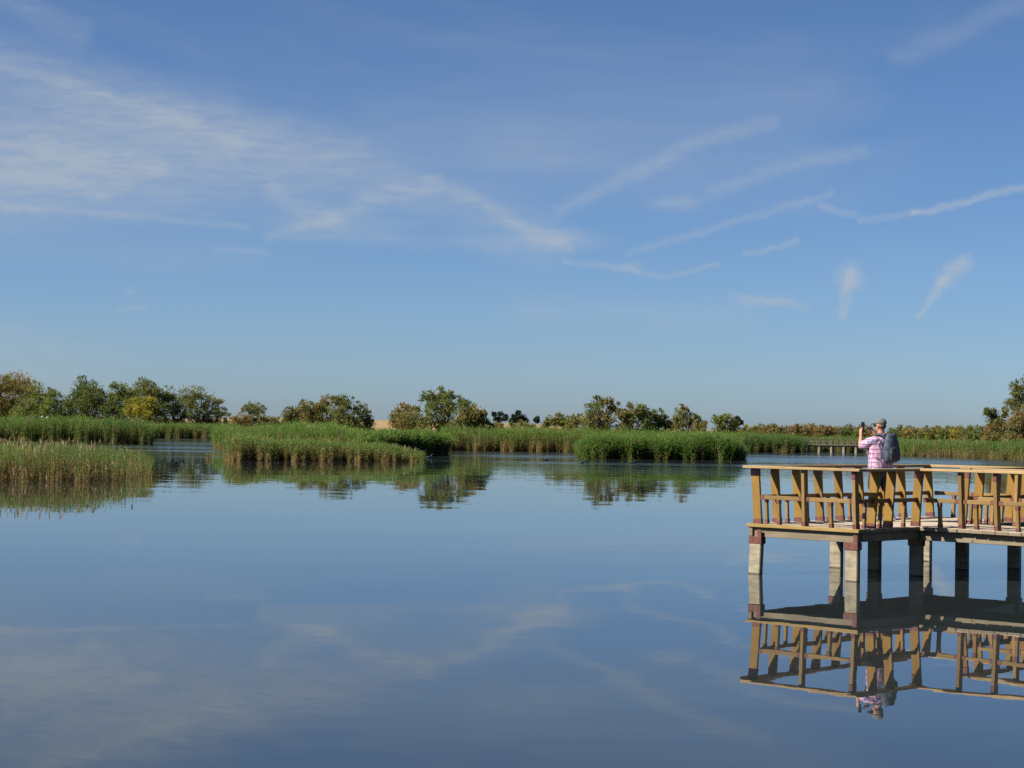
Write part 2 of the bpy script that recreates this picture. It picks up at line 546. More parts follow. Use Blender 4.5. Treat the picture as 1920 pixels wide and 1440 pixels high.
def reeds(name, label, front, depth, n, top, nl=6, dead=0.25, leafw=0.03, leafl=0.45, palette=(GREEN, LIME, BLUEG), tanline=0.35, edge=2.0,
          fade=None, plume=0.0, seed=0, lean=0.12, hvar=0.12, feet=0.12):
    """a bed of reeds: every reed a stem with arching leaves.
    front: [(px, distance)] water line; top: [(px, z)] height of the tips"""
    r = np.random.default_rng(500 + seed)
    fx, fy = [a for a, b in front], [b for a, b in front]
    px = r.uniform(fx[0], fx[-1], n)
    dd = depth * r.uniform(0, 1, n) ** edge
    Y = np.interp(px, fx, fy) + dd + 0.6 * np.sin(px * 0.11) * r.uniform(0.3, 1, n) + 0.35 * np.sin(px * 0.37 + 1)
    if feet:                                        # a row of short dry stalks along the water
        k = int(n * feet)
        dd[:k] = r.uniform(-0.5, 0.5, k)
        Y[:k] = np.interp(px[:k], fx, fy) + dd[:k] + 0.6 * np.sin(px[:k] * 0.11) + 0.35 * np.sin(px[:k] * 0.37 + 1)
    foot = np.arange(n) < (int(n * feet) if feet else 0)
    if fade:                                        # thinning out towards one end
        keep = r.uniform(0, 1, n) < np.interp(px, [a for a, b in fade], [b for a, b in fade])
        px, Y, dd, foot = px[keep], Y[keep], dd[keep], foot[keep]
        n = len(px)
    # rolled frame: horizontal angle of a photograph column at the shore
    dx = px - 960
    X = dx / FPX * Y + 0.0148 * 100 / FPX * Y
    base = np.maximum(ground_z(X, Y), -0.4)
    tz = np.interp(px, [a for a, b in top], [b for a, b in top])
    clump = vnoise(X, Y, 0.9, seed)
    H = tz * (1 + hvar * clump + r.normal(0, hvar * 0.75, n)) - base
    H = np.clip(H * np.interp(dd, [0, 0.8, 2.5], [0.72, 0.9, 1.0]), 0.35, None)
    H = np.where(foot, H * r.uniform(0.35, 0.8, n), H)
    la = r.uniform(0, 2 * math.pi, n)
    lk = np.abs(r.normal(0, lean, n))
    tipx, tipy = X + np.cos(la) * lk * H, Y + np.sin(la) * lk * H
    isdead = (r.uniform(0, 1, n) < dead * (1.0 + 1.5 * (dd < 0.7))) | (foot & (r.uniform(0, 1, n) < 0.25 + 2.2 * dead))
    # colour per reed
    pal = np.array(palette)
    pick = np.clip((0.5 + 0.6 * vnoise(X, Y, 0.35, seed + 7) + r.normal(0, 0.35, n)) * len(pal), 0, len(pal) - 1).astype(int)
    gcol = pal[pick] * r.uniform(0.75, 1.25, (n, 1))
    dcol = np.where(r.uniform(0, 1, (n, 1)) < 0.5, TAN, np.where(r.uniform(0, 1, (n, 1)) < 0.5, STRAW, BROWN)) * r.uniform(0.75, 1.2, (n, 1))
    low = (TAN * 0.7 + BROWN * 0.3) * r.uniform(0.7, 1.3, (n, 1))
    # stems: two quads (lower, upper)
    fa = r.uniform(0, math.pi, n)
    sw = leafw * r.uniform(0.28, 0.5, n)
    ox, oy = np.cos(fa) * sw, np.sin(fa) * sw
    zs = [base - 0.05, base + H * tanline, base + H]
    fr = [0.0, tanline, 1.0]
    Vs, Cs = [], []
    for k in range(3):
        cx, cy = X + (tipx - X) * fr[k] ** 1.5, Y + (tipy - Y) * fr[k] ** 1.5
        wk = (1.0, 0.85, 0.3)[k]
        Vs += [np.stack([cx - ox * wk, cy - oy * wk, zs[k]], -1), np.stack([cx + ox * wk, cy + oy * wk, zs[k]], -1)]
        ck = low if k == 0 else (low * 0.4 + gcol * 0.6 if k == 1 else gcol)
        ck = np.where(isdead[:, None], dcol * (0.8 if k == 0 else 1.0), ck)
        Cs += [ck, ck]
    V = np.stack(Vs, 1)                              # n,6,3
    C = np.stack(Cs, 1)
    off = (np.arange(n) * 6)[:, None]
    T = np.array([[0, 1, 3], [0, 3, 2], [2, 3, 5], [2, 5, 4]])
    F = (off[:, :, None] + T[None]).reshape(-1, 3)
    allV, allC, allF = [V.reshape(-1, 3)], [C.reshape(-1, 3)], [F]
    nv = n * 6
    for k in range(nl):
        u = np.clip(tanline + (1 - tanline) * (k + r.uniform(0, 1, n)) / nl, 0, 0.98)
        a = r.uniform(0, 2 * math.pi, n)
        L = leafl * H / np.mean(H) * r.uniform(0.6, 1.25, n) * np.interp(u, [0.3, 0.6, 1], [0.75, 1.1, 0.8])
        L = np.where(isdead, L * 0.5, L)
        W = leafw * r.uniform(0.7, 1.2, n)
        rise = r.uniform(0.25, 0.95, n)
        droop = r.uniform(-0.55, 0.35, n)
        bx, by, bz = X + (tipx - X) * u ** 1.5, Y + (tipy - Y) * u ** 1.5, base + H * u
        ca, sa = np.cos(a), np.sin(a)
        mx_, my_, mz_ = bx + ca * L * 0.45, by + sa * L * 0.45, bz + L * 0.5 * rise
        tx, ty, tz_ = bx + ca * L * 0.95, by + sa * L * 0.95, mz_ + L * 0.45 * droop
        wx, wy = -sa * W * 0.5, ca * W * 0.5
        V = np.stack([np.stack([bx - wx * .5, by - wy * .5, bz], -1), np.stack([bx + wx * .5, by + wy * .5, bz], -1),
                      np.stack([mx_ - wx, my_ - wy, mz_], -1), np.stack([mx_ + wx, my_ + wy, mz_], -1), np.stack([tx, ty, tz_], -1)], 1)
        lc = gcol * r.uniform(0.8, 1.25, (n, 1))
        yel = (r.uniform(0, 1, n) < 0.10 + 0.25 * (u < tanline + 0.15))[:, None]
        lc = np.where(yel, lc * 0.35 + TAN * 0.65, lc)
        lc = np.where(isdead[:, None], dcol, lc)
        C = np.repeat(lc[:, None, :], 5, 1)
        off = nv + (np.arange(n) * 5)[:, None]
        T = np.array([[0, 1, 3], [0, 3, 2], [2, 3, 4]])
        allV.append(V.reshape(-1, 3)); allC.append(C.reshape(-1, 3)); allF.append((off[:, :, None] + T[None]).reshape(-1, 3))
        nv += n * 5
    if plume > 0:                                    # feathery seed heads
        s = np.where(r.uniform(0, 1, n) < plume)[0]
        k = len(s)
        a = r.uniform(0, 2 * math.pi, k)
        pw = 0.045
        bx, by, bz = tipx[s], tipy[s], (base + H)[s]
        V = np.stack([np.stack([bx, by, bz - 0.03], -1), np.stack([bx + np.cos(a) * pw, by + np.sin(a) * pw, bz + 0.12], -1),
                      np.stack([bx + np.cos(a) * .05, by + np.sin(a) * .05, bz + 0.26], -1), np.stack([bx - np.cos(a) * pw * .5, by - np.sin(a) * pw * .5, bz + 0.12], -1)], 1)
        C = np.repeat((np.array([0.30, 0.22, 0.15]) * r.uniform(0.7, 1.2, (k, 1)))[:, None, :], 4, 1)
        off = nv + (np.arange(k) * 4)[:, None]
        T = np.array([[0, 1, 2], [0, 2, 3]])
        allV.append(V.reshape(-1, 3)); allC.append(C.reshape(-1, 3)); allF.append((off[:, :, None] + T[None]).reshape(-1, 3))
        nv += k * 4
    F = np.concatenate(allF)
    TRIS[0] += len(F)
    me = np_mesh(name, np.concatenate(allV), F, np.clip(np.concatenate(allC), 0, 1))
    me.materials.append(M_reed)
    o = link(bpy.data.objects.new(name, me))
    tag(o, label, 'reeds', None, 'stuff')
    return o


reeds('reed_bed', 'nearest reed bed at the left edge with straw coloured stems', [(-160, 73.5), (0, 74), (150, 75), (285, 79)], 17, 8600,
      [(-160, 1.22), (60, 1.18), (140, 1.15), (190, 1.08), (285, 0.95)], nl=6, dead=0.34, leafw=0.022, leafl=0.34, tanline=0.4,
      palette=(GREEN, BLUEG, LIME, GREEN * 0.9), fade=[(-160, 1), (150, 1), (200, 0.55), (245, 0.30), (285, 0.12)], plume=0.06, seed=1, edge=1.3, hvar=0.13)
reeds('reed_bed', 'tall green reed bed on the left bank below the tree group', [(-160, 196), (150, 197), (287, 199)], 14, 8000,
      [(-160, 2.3), (150, 2.38), (230, 2.3), (287, 1.95)], nl=6, dead=0.12, leafw=0.05, leafl=0.55, tanline=0.3, palette=(GREEN, LIME, GREEN, BLUEG), plume=0.05, seed=2, edge=1.5, feet=0.05)
reeds('reed_bed', 'low far reed bank between the left bank and the long island', [(270, 276), (450, 277)], 14, 5000,
      [(270, 1.9), (450, 1.85)], nl=5, dead=0.15, leafw=0.06, leafl=0.5, tanline=0.3, seed=3, edge=1.4)
reeds('reed_bed', 'long low reed island with pale dry stems left of centre', [(424, 122.5), (445, 121), (600, 123), (795, 125)], 9, 8000,
      [(424, 1.3), (450, 1.45), (500, 1.22), (600, 1.12), (720, 1.02), (795, 0.5)], nl=6, dead=0.26, leafw=0.032, leafl=0.42, tanline=0.36, palette=(GREEN, LIME, LIME, BLUEG),
      plume=0.02, seed=4, edge=1.5, feet=0.26, fade=[(424, 0.75), (440, 1), (760, 1), (795, 0.35)])
reeds('reed_bed', 'green reed mound behind the long low island', [(400, 176), (440, 158), (700, 156), (840, 168)], 40, 8000,
      [(400, 1.65), (470, 1.75), (540, 2.05), (620, 2.08), (680, 1.65), (740, 1.45), (840, 1.35)], nl=5, dead=0.1, leafw=0.045, leafl=0.55, tanline=0.3, palette=(GREEN, GREEN, LIME), plume=0.02, seed=5, edge=1.0)
reeds('reed_bed', 'broad leaved cane clump with drooping leaves at the end of the long island', [(668, 141), (700, 140), (790, 150), (838, 157)], 12, 5500,
      [(668, 1.4), (720, 1.65), (800, 1.62), (838, 1.3)], nl=8, dead=0.12, leafw=0.055, leafl=0.62, tanline=0.22, palette=(BLUEG, GREEN, LIME), seed=6, edge=1.4, lean=0.2, feet=0.05)
reeds('reed_bed', 'even reed bank in the centre with tan feet along the water', [(826, 184), (850, 184), (1105, 185)], 44, 10000,
      [(826, 2.0), (900, 2.1), (1000, 2.05), (1105, 2.0)], nl=5, dead=0.2, leafw=0.04, leafl=0.5, tanline=0.3, palette=(GREEN, LIME, GREEN), plume=0.02, seed=7, edge=1.6, feet=0.22)
reeds('reed_bed', 'bushy dark green reed island right of centre', [(1083, 151), (1100, 147), (1250, 148), (1370, 148), (1396, 151)], 12, 9500,
      [(1083, 1.05), (1110, 1.5), (1200, 1.58), (1340, 1.62), (1375, 1.5), (1398, 0.75)], nl=8, dead=0.05, leafw=0.05, leafl=0.62, tanline=0.14, palette=(BLUEG, GREEN, LIME, GREEN),
      seed=8, edge=1.3, lean=0.2, feet=0.02, fade=[(1083, 0.6), (1100, 1), (1370, 1), (1398, 0.5)])
reeds('reed_bed', 'wide reed bank behind the bushy reed island', [(1095, 164), (1380, 170), (1400, 217), (1420, 218)], 46, 7500,
      [(1095, 1.9), (1250, 1.92), (1350, 1.85), (1420, 1.8)], nl=5, dead=0.1, leafw=0.045, leafl=0.5, tanline=0.25, palette=(GREEN, LIME, GREEN), seed=9, edge=1.0)
reeds('reed_bed', 'far reed bank between the bushy island and the distant footbridge', [(1392, 209), (1508, 208)], 18, 4500,
      [(1392, 1.75), (1470, 1.75), (1508, 1.5)], nl=5, dead=0.1, leafw=0.05, leafl=0.5, tanline=0.2, palette=(GREEN, BLUEG), seed=10, edge=1.4)
reeds('reed_bed', 'reeds standing behind the distant wooden footbridge', [(1500, 219), (1730, 219)], 16, 5500,
      [(1500, 1.5), (1730, 1.5)], nl=5, dead=0.12, leafw=0.05, leafl=0.5, tanline=0.2, palette=(GREEN, LIME * 0.9), seed=11, edge=1.4)
reeds('reed_bed', 'reed bank with muddy edge at the right behind the platform', [(1684, 196), (1760, 192), (1920, 176), (2060, 166), (2450, 158)], 24, 11500,
      [(1684, 1.4), (1750, 1.45), (1850, 1.5), (1920, 1.55), (2060, 1.7), (2450, 1.8)], nl=6, dead=0.16, leafw=0.045, leafl=0.5, tanline=0.28, palette=(GREEN, LIME, BLUEG), plume=0.02, seed=12, edge=1.4, feet=0.2)
reeds('reed_tuft', 'lone small tuft of reeds standing in open water left of the long island', [(384, 125), (397, 125.5)], 0.5, 46,
      [(384, 0.45), (391, 0.62), (397, 0.42)], nl=3, dead=0.3, leafw=0.03, leafl=0.22, tanline=0.3, seed=13, edge=1.0)


# ------------------------------------------------------------------ trees and shrubs
def tubes(paths, seg=6):
    """tapered tubes along paths [(points, radii)] as numpy quads"""
    V, F = [], []
    n = 0
    for pts, rad in paths:
        P = [Vector(p) for p in pts]
        for i, p in enumerate(P):
            d = (P[min(i + 1, len(P) - 1)] - P[max(i - 1, 0)]).normalized()
            a = d.orthogonal().normalized()
            bb = d.cross(a)
            for k in range(seg):
                t = 2 * math.pi * k / seg
                V.append(p + (a * math.cos(t) + bb * math.sin(t)) * rad[i])
        for i in range(len(P) - 1):
            for k in range(seg):
                k2 = (k + 1) % seg
                F.append((n + i * seg + k, n + i * seg + k2, n + (i + 1) * seg + k2, n + (i + 1) * seg + k))
        n += len(P) * seg
    return np.array([tuple(v) for v in V]), np.array(F)


OLIVE, DKG, BRN, YEL, LTG, HAZY_PINE, RUST = ((0.165, 0.160, 0.055), (0.095, 0.118, 0.036), (0.225, 0.165, 0.068), (0.30, 0.26, 0.035),
                                         (0.15, 0.175, 0.05), (0.024, 0.044, 0.030), (0.25, 0.16, 0.068))  # the pine green has a bluish distance haze mixed into its colour


def tree(name, label, cat, Y, blobs, cols, group, dens=1.0, spray=(0.30, 0.057), openness=0.0, seed=0, flat=1.0, foliage_name='crown', pine=False, skirt=True):
    r = np.random.default_rng(900 + seed)
    rr = random.Random(seed)
    ctr = [at(px, py, Y=Y) for px, py, _ in blobs]
    rad = [q * (1.0 if pine else 1.22) * Y / FPX for _, _, q in blobs]
    bx = sum(c.x * q for c, q in zip(ctr, rad)) / sum(rad)
    z0 = gz(bx, Y)
    root = empty(name, Matrix.Translation((bx, Y, z0)))
    tag(root, label, cat, group)
    V, C, limbs = [], [], []
    cols = np.array(cols)
    if skirt and not pine:                           # low branches reach down to the ground
        xl, xr = min(c.x - q for c, q in zip(ctr, rad)), max(c.x + q for c, q in zip(ctr, rad))
        k = max(2, int(round((xr - xl) / 1.7)))
        hq = min(1.25, 0.26 * (max(c.z for c in ctr) - z0) + 0.25)
        for i in range(k):
            ctr.append(Vector((xl + (xr - xl) * (i + 0.5) / k, Y, z0 + hq * rr.uniform(0.75, 1.5))))
            rad.append(hq * rr.uniform(0.85, 1.15))
    for bi, (c, q) in enumerate(list(zip(ctr, rad))):
        c = Vector((c.x, Y + rr.uniform(-0.8, 0.8) * max(rad), c.z))
        ctr[bi] = c
        bcol = cols[r.integers(0, len(cols))] * r.uniform(0.9, 1.12)
        total = dens * 660 * (q / 1.2) ** 2 * (0.34 / spray[0]) ** 2
        nl = 15 if not pine else 9
        parts = [(np.array(c), q * 0.92, bcol, total * 0.30 * (1 - openness), 0.6)]
        for s in range(nl):
            d = r.normal(0, 1, 3)
            d /= np.linalg.norm(d)
            sp_ = np.array(c) + d * q * r.uniform(0.35, 0.86)
            sr = q * r.uniform(0.2, 0.38)
            if s % 5 == 4 and not pine:              # single sprigs that stand out of the crown
                d[2] = abs(d[2]) + 0.4
                sp_ = np.array(c) + d / np.linalg.norm(d) * q * r.uniform(0.84, 0.98)
                sr = q * r.uniform(0.16, 0.26)
            if s < 5:
                limbs.append((c, Vector(sp_)))
            if openness and rr.random() < openness:
                continue
            colr = 0.45 * bcol + 0.55 * cols[r.integers(0, len(cols))] * r.uniform(0.75, 1.25)
            parts.append((sp_, sr, colr, total * (0.26 if s % 5 == 4 and not pine else 0.75) / nl, 0.5))
        for sp_, sr, colr, k, pw in parts:
            k = int(k) + 10
            dv = r.normal(0, 1, (k, 3))
            dv /= np.linalg.norm(dv, axis=1)[:, None]
            pos = sp_ + dv * sr * (r.uniform(0, 1.15, (k, 1)) ** pw) * np.array([1.1, 1.1, 0.95 * flat])
            ax = dv * 0.8 + np.array([0, 0, 0.7]) + r.normal(0, 0.5, (k, 3))
            ax /= np.linalg.norm(ax, axis=1)[:, None]
            sd = np.cross(ax, r.normal(0, 1, (k, 3)))
            sd /= np.linalg.norm(sd, axis=1)[:, None] + 1e-6
            L = spray[0] * r.uniform(0.5, 1.4, (k, 1))
            W = spray[1] * r.uniform(0.5, 1.3, (k, 1))
            quad = np.stack([pos - ax * L * .4, pos + sd * W, pos + ax * L * .6, pos - sd * W], 1)
            V.append(quad.reshape(-1, 3))
            cc = colr * r.uniform(0.75, 1.3, (k, 1))
            C.append(np.repeat(cc[:, None, :], 4, 1).reshape(-1, 3))
    V = np.concatenate(V)
    C = np.concatenate(C)
    F = np.arange(len(V)).reshape(-1, 4)
    TRIS[0] += len(F) * 2
    keep = V[:, 2] > z0 + 0.02
    V[~keep, 2] = z0 + 0.02
    V = V - np.array([bx, Y, z0])
    me = np_mesh(foliage_name, V, F, np.clip(C, 0, 1))
    child(foliage_name, me, root, M_leaf)
    # trunk with limbs
    paths = []
    hmax = max(c.z for c in ctr) - z0
    tr = 0.03 + 0.018 * hmax
    base = Vector((bx, Y, z0 - 0.15))
    fork = Vector((bx + rr.uniform(-.3, .3), Y, z0 + 0.22 * hmax))
    paths.append(([base - Vector((bx, Y, z0)), fork - Vector((bx, Y, z0))], [tr * 1.25, tr]))
    for c in ctr:
        mid = fork.lerp(c, 0.5) + Vector((rr.uniform(-.3, .3), rr.uniform(-.3, .3), 0.1 * hmax))
        paths.append(([fork - Vector((bx, Y, z0)), mid - Vector((bx, Y, z0)), c - Vector((bx, Y, z0))], [tr * 0.8, tr * 0.5, tr * 0.22]))
    for c, e in limbs:
        paths.append(([c - Vector((bx, Y, z0)), c.lerp(e, .6) + Vector((0, 0, .08)) - Vector((bx, Y, z0)), e - Vector((bx, Y, z0))], [tr * 0.26, tr * 0.17, tr * 0.06]))
    tv, tf = tubes(paths, 5)
    child('trunk', np_mesh('trunk', tv, tf, smooth=True), root, M_bark)
    return root


GL, GC, GR_ = 'trees of the left bank', 'tamarisk trees of the middle banks', 'shrubs along the right horizon'
tree('tamarisk_tree', 'tallest brownish green tree at the left edge of the picture', 'tree', 236,
     [(30, 721, 25), (6, 735, 28), (52, 736, 23), (8, 768, 26), (40, 764, 26), (-30, 745, 30), (-40, 775, 28)], (OLIVE, BRN, OLIVE), GL, seed=1)
tree('willow_tree', 'light green rounded tree in front of the leftmost tall tree', 'tree', 226,
     [(74, 744, 22), (97, 752, 19), (55, 764, 23), (90, 770, 22), (66, 779, 20), (112, 772, 15), (34, 780, 15)], (LTG, OLIVE, LTG), GL, seed=2)
tree('tamarisk_tree', 'dark olive tree with a rounded top right of the light green tree', 'tree', 230,
     [(152, 731, 21), (176, 742, 22), (138, 756, 22), (188, 760, 22), (160, 770, 26), (206, 772, 18), (125, 775, 18)], (DKG, OLIVE, DKG), GL, seed=3)
tree('willow_tree', 'dark green tree behind the yellow shrub, left of its twin', 'tree', 246,
     [(221, 733, 18), (240, 744, 20), (216, 758, 20), (248, 764, 20), (225, 778, 18)], (DKG, DKG, LTG), GL, seed=4)
tree('willow_tree', 'dark green tree directly above and right of the yellow shrub', 'tree', 292,
     [(268, 729, 19), (285, 743, 19), (300, 753, 17), (262, 752, 18), (308, 772, 16), (285, 774, 18)], (DKG, OLIVE, DKG), GL, seed=5)
tree('willow_tree', 'thin open tree with bare branches between dark green and spreading trees', 'tree', 296,
     [(318, 740, 14), (324, 757, 13), (330, 772, 12)], (DKG, OLIVE), GL, seed=6, openness=0.3)
tree('yellow_shrub', 'bright yellow green shrub in front of the dark trees', 'shrub', 222,
     [(264, 762, 16), (284, 757, 12), (246, 771, 13), (272, 775, 15), (292, 768, 8)], (YEL, YEL, LTG), GL, seed=7, foliage_name='foliage', skirt=False)
tree('tamarisk_tree', 'broad spreading open tree at the right end of the left group', 'tree', 296,
     [(356, 743, 19), (380, 747, 19), (336, 762, 20), (402, 766, 18), (418, 778, 13), (360, 770, 22), (388, 782, 20), (340, 785, 16)], (OLIVE, LTG, OLIVE), GL, seed=8, openness=0.22)
tree('tamarisk_tree', 'small flat topped tree standing alone left of the middle trees', 'tree', 300,
     [(474, 766, 12), (461, 769, 9), (489, 769, 10), (476, 774, 9), (474, 786, 12)], (OLIVE, DKG), GC, seed=9, openness=0.25)
tree('low_shrub', 'low dark shrub at the foot of the small flat topped tree, left side', 'shrub', 292, [(450, 786, 11), (464, 790, 10), (440, 790, 9)], (OLIVE, BRN), GC, seed=10, foliage_name='foliage')
tree('low_shrub', 'low shrub at the foot of the small flat topped tree, right side', 'shrub', 293, [(492, 788, 10), (507, 790, 9), (520, 791, 8)], (DKG, OLIVE), GC, seed=11, foliage_name='foliage')
tree('tamarisk_tree', 'small dark bush starting the clump left of centre', 'tree', 216, [(541, 778, 12), (555, 773, 11), (548, 790, 14), (562, 788, 13)], (DKG, OLIVE), GC, seed=12)
tree('tamarisk_tree', 'orange tinged tree in the middle of the clump left of centre', 'tree', 214,
     [(576, 766, 15), (592, 774, 17), (612, 758, 15), (605, 780, 20), (582, 786, 17), (622, 784, 15)], (OLIVE, BRN, LTG), GC, seed=13)
tree('tamarisk_tree', 'taller olive tree with gaps ending the clump left of centre', 'tree', 211,
     [(636, 756, 15), (652, 757, 14), (642, 776, 18), (674, 767, 13), (684, 781, 13), (664, 788, 16), (640, 792, 16), (690, 793, 9)], (OLIVE, OLIVE, DKG), GC, seed=14, openness=0.15)
tree('tamarisk_tree', 'brownish bush left of the tall central tree', 'tree', 203, [(756, 769, 14), (770, 784, 18), (743, 785, 13), (756, 794, 16), (778, 772, 9)], (OLIVE, BRN, RUST), GC, seed=15)
tree('tamarisk_tree', 'tall central tamarisk with dark open branches', 'tree', 200,
     [(800, 747, 14), (822, 746, 17), (845, 752, 17), (814, 768, 19), (840, 776, 21), (866, 757, 10), (802, 786, 15), (832, 793, 16)], (OLIVE, OLIVE, LTG, DKG), GC, seed=16, openness=0.2)
tree('tamarisk_tree', 'dense rust tinged bush right against the tall central tree', 'tree', 196,
     [(872, 769, 17), (892, 776, 15), (866, 788, 20), (890, 792, 16), (907, 793, 11), (905, 778, 7)], (DKG, BRN, OLIVE, DKG), GC, seed=17)
tree('low_shrub', 'yellow green low bush left of the right hand clump', 'shrub', 212, [(1047, 786, 11), (1034, 793, 11), (1060, 793, 12), (1022, 797, 8)], (YEL, LTG, OLIVE), GC, seed=18, foliage_name='foliage')
tree('low_shrub', 'low bush touching the left side of the right hand clump', 'shrub', 208, [(1078, 790, 11), (1090, 788, 10), (1072, 797, 11)], (OLIVE, BRN), GC, seed=19, foliage_name='foliage')
tree('tamarisk_tree', 'highest tree of the right hand clump with bare twigs on top', 'tree', 203,
     [(1124, 754, 12), (1142, 756, 14), (1114, 772, 17), (1136, 778, 21), (1104, 786, 15), (1130, 792, 18), (1156, 766, 10)], (OLIVE, DKG, BRN), GC, seed=20, openness=0.28)
tree('tamarisk_tree', 'full olive tree in the middle of the right hand clump', 'tree', 199,
     [(1188, 771, 16), (1208, 775, 16), (1174, 784, 17), (1204, 790, 18), (1180, 795, 16), (1164, 776, 9)], (OLIVE, LTG, BRN, DKG), GC, seed=21)
tree('tamarisk_tree', 'lower sloping tree at the right end of the right hand clump', 'tree', 201, [(1230, 781, 14), (1244, 790, 12), (1226, 796, 15), (1252, 799, 9)], (OLIVE, DKG), GC, seed=22, openness=0.15)
tree('tamarisk_tree', 'slender open tree standing apart right of the right hand clump', 'tree', 206,
     [(1283, 766, 9), (1276, 777, 11), (1292, 783, 12), (1308, 790, 11), (1268, 792, 11), (1286, 796, 13), (1318, 797, 8)], (OLIVE, LTG, BRN), GC, seed=23, openness=0.25)
tree('tamarisk_tree', 'small rounded olive tree before the distant dark pine at right of centre', 'tree', 238, [(1346, 789, 11), (1364, 788, 12), (1352, 800, 12), (1376, 798, 10)], (OLIVE, LTG), GC, seed=24)
# distant pines on the tan field
GP = 'dark pines on the far field'
tree('pine_tree', 'dark pine peeping out behind the rust tinged central bush', 'tree', 1000, [(928, 777, 7), (940, 777, 7), (947, 784, 8), (934, 789, 9)], (HAZY_PINE,), GP, seed=30, spray=(0.9, 0.3), pine=True, dens=1.2)
tree('pine_tree', 'largest dark pine alone on the tan field', 'tree', 1000, [(972, 777, 8), (963, 785, 8), (981, 784, 8), (973, 789, 10), (986, 789, 6), (960, 790, 6)], (HAZY_PINE,), GP, seed=31, spray=(0.9, 0.3), pine=True, dens=1.2)
tree('pine_tree', 'tiny round dark pine at the right of the tan field', 'tree', 1000, [(1007, 785, 5), (1008, 789, 5), (1004, 788, 4)], (HAZY_PINE,), GP, seed=32, spray=(0.9, 0.3), pine=True, dens=1.2)
tree('pine_tree', 'dark round topped pine right behind the small rounded olive tree', 'tree', 620, [(1381, 788, 8), (1374, 791, 7), (1389, 792, 6), (1380, 795, 8)], (HAZY_PINE,), GP, seed=33, spray=(0.7, 0.22), pine=True, dens=1.2)
# shrubs along the right horizon
shr = [(1402, 808, 11, 238), (1425, 806, 12, 241), (1449, 805, 13, 239), (1473, 808, 12, 243), (1497, 806, 13, 240), (1521, 805, 13, 242), (1545, 807, 12, 239),
       (1568, 808, 13, 243), (1592, 809, 12, 241), (1618, 809, 13, 240), (1690, 808, 13, 236), (1712, 809, 12, 233), (1735, 810, 12, 231), (1757, 809, 13, 229),
       (1780, 809, 13, 226), (1803, 808, 12, 224), (1826, 808, 12, 221)]
names = ['first', 'second', 'third', 'fourth', 'fifth', 'sixth', 'seventh', 'eighth', 'ninth', 'tenth']
for i, (x, y, q, Y) in enumerate(shr):
    if i < 10:
        lab = names[i] + ' horizon shrub counted rightwards from the distant round pine towards the person'
    else:
        lab = names[i - 10] + ' horizon shrub counted rightwards from the person towards the right edge'
    pal = [(OLIVE, YEL, BRN), (OLIVE, BRN), (LTG, OLIVE), (DKG, OLIVE), (BRN, RUST, OLIVE)][(i * 7 + i // 3) % 5]
    tree('horizon_shrub', lab, 'shrub', Y, [(x, y - 1 + (i * 5 % 4), q * 0.8), (x - 11, y + 5, q * 0.85), (x + 11, y + 4, q * 0.85), (x, y + 11, q * 0.9)], pal, GR_, seed=40 + i, foliage_name='foliage')
tree('low_shrub', 'small tan green bush on the far field under the largest pine', 'shrub', 420, [(962, 797, 7), (975, 797, 8), (988, 798, 7), (1000, 800, 5)], (OLIVE, DKG, BRN), GC, seed=60, foliage_name='foliage')
tree('low_shrub', 'small bush on the far field right beside the rust tinged bush', 'shrub', 430, [(931, 797, 6), (940, 799, 5)], (OLIVE, BRN), GC, seed=61, foliage_name='foliage')
tree('tamarisk_tree', 'dark green tree leaning left in the group at the right edge', 'tree', 207,
     [(1857, 778, 12), (1848, 773, 7), (1872, 788, 13), (1862, 795, 12), (1880, 775, 9)], (DKG, OLIVE), GR_, seed=62, openness=0.15)
tree('tamarisk_tree', 'tallest tree at the right edge of the picture', 'tree', 205,
     [(1899, 730, 13), (1915, 745, 18), (1896, 760, 14), (1935, 728, 22), (1920, 775, 20), (1950, 755, 24), (1945, 785, 22)], (OLIVE, DKG, OLIVE), GR_, seed=63, openness=0.12)
tree('tamarisk_tree', 'brown tinged bushy tamarisk in front of the trees at the right edge', 'tree', 198,
     [(1880, 800, 14), (1902, 790, 17), (1860, 808, 12), (1926, 795, 20), (1896, 810, 15), (1950, 800, 20), (1920, 815, 14)], (BRN, OLIVE, RUST, BRN), GR_, seed=64)


# ------------------------------------------------------------------ wooden viewing platform with its boardwalk
DECK = 0.83
C2 = at(1609, 993.2, z=DECK)
platform = empty('viewing_platform', Matrix.Translation((C2.x, C2.y, 0)) @ Matrix.Rotation(R(-45.3), 4, 'Z'))
tag(platform, 'yellow brown wooden viewing platform on piles with slatted railings, at the right', 'viewing platform')
LM = {}
BOX = {}


def box_mesh(L, w, h, bevel):
    key = (round(L, 3), round(w, 3), round(h, 3))
    if key in BOX:
        return BOX[key].copy()
    bm = bmesh.new()
    bmesh.ops.create_cube(bm, size=1.0)
    bmesh.ops.scale(bm, vec=(L, w, h), verts=bm.verts)
    if bevel:
        bmesh.ops.bevel(bm, geom=bm.edges[:], offset=min(bevel, 0.3 * min(L, w, h)), segments=1, affect='EDGES')
    me = bpy.data.meshes.new('timber')
    bm.to_mesh(me)
    bm.free()
    BOX[key] = me
    return me.copy()


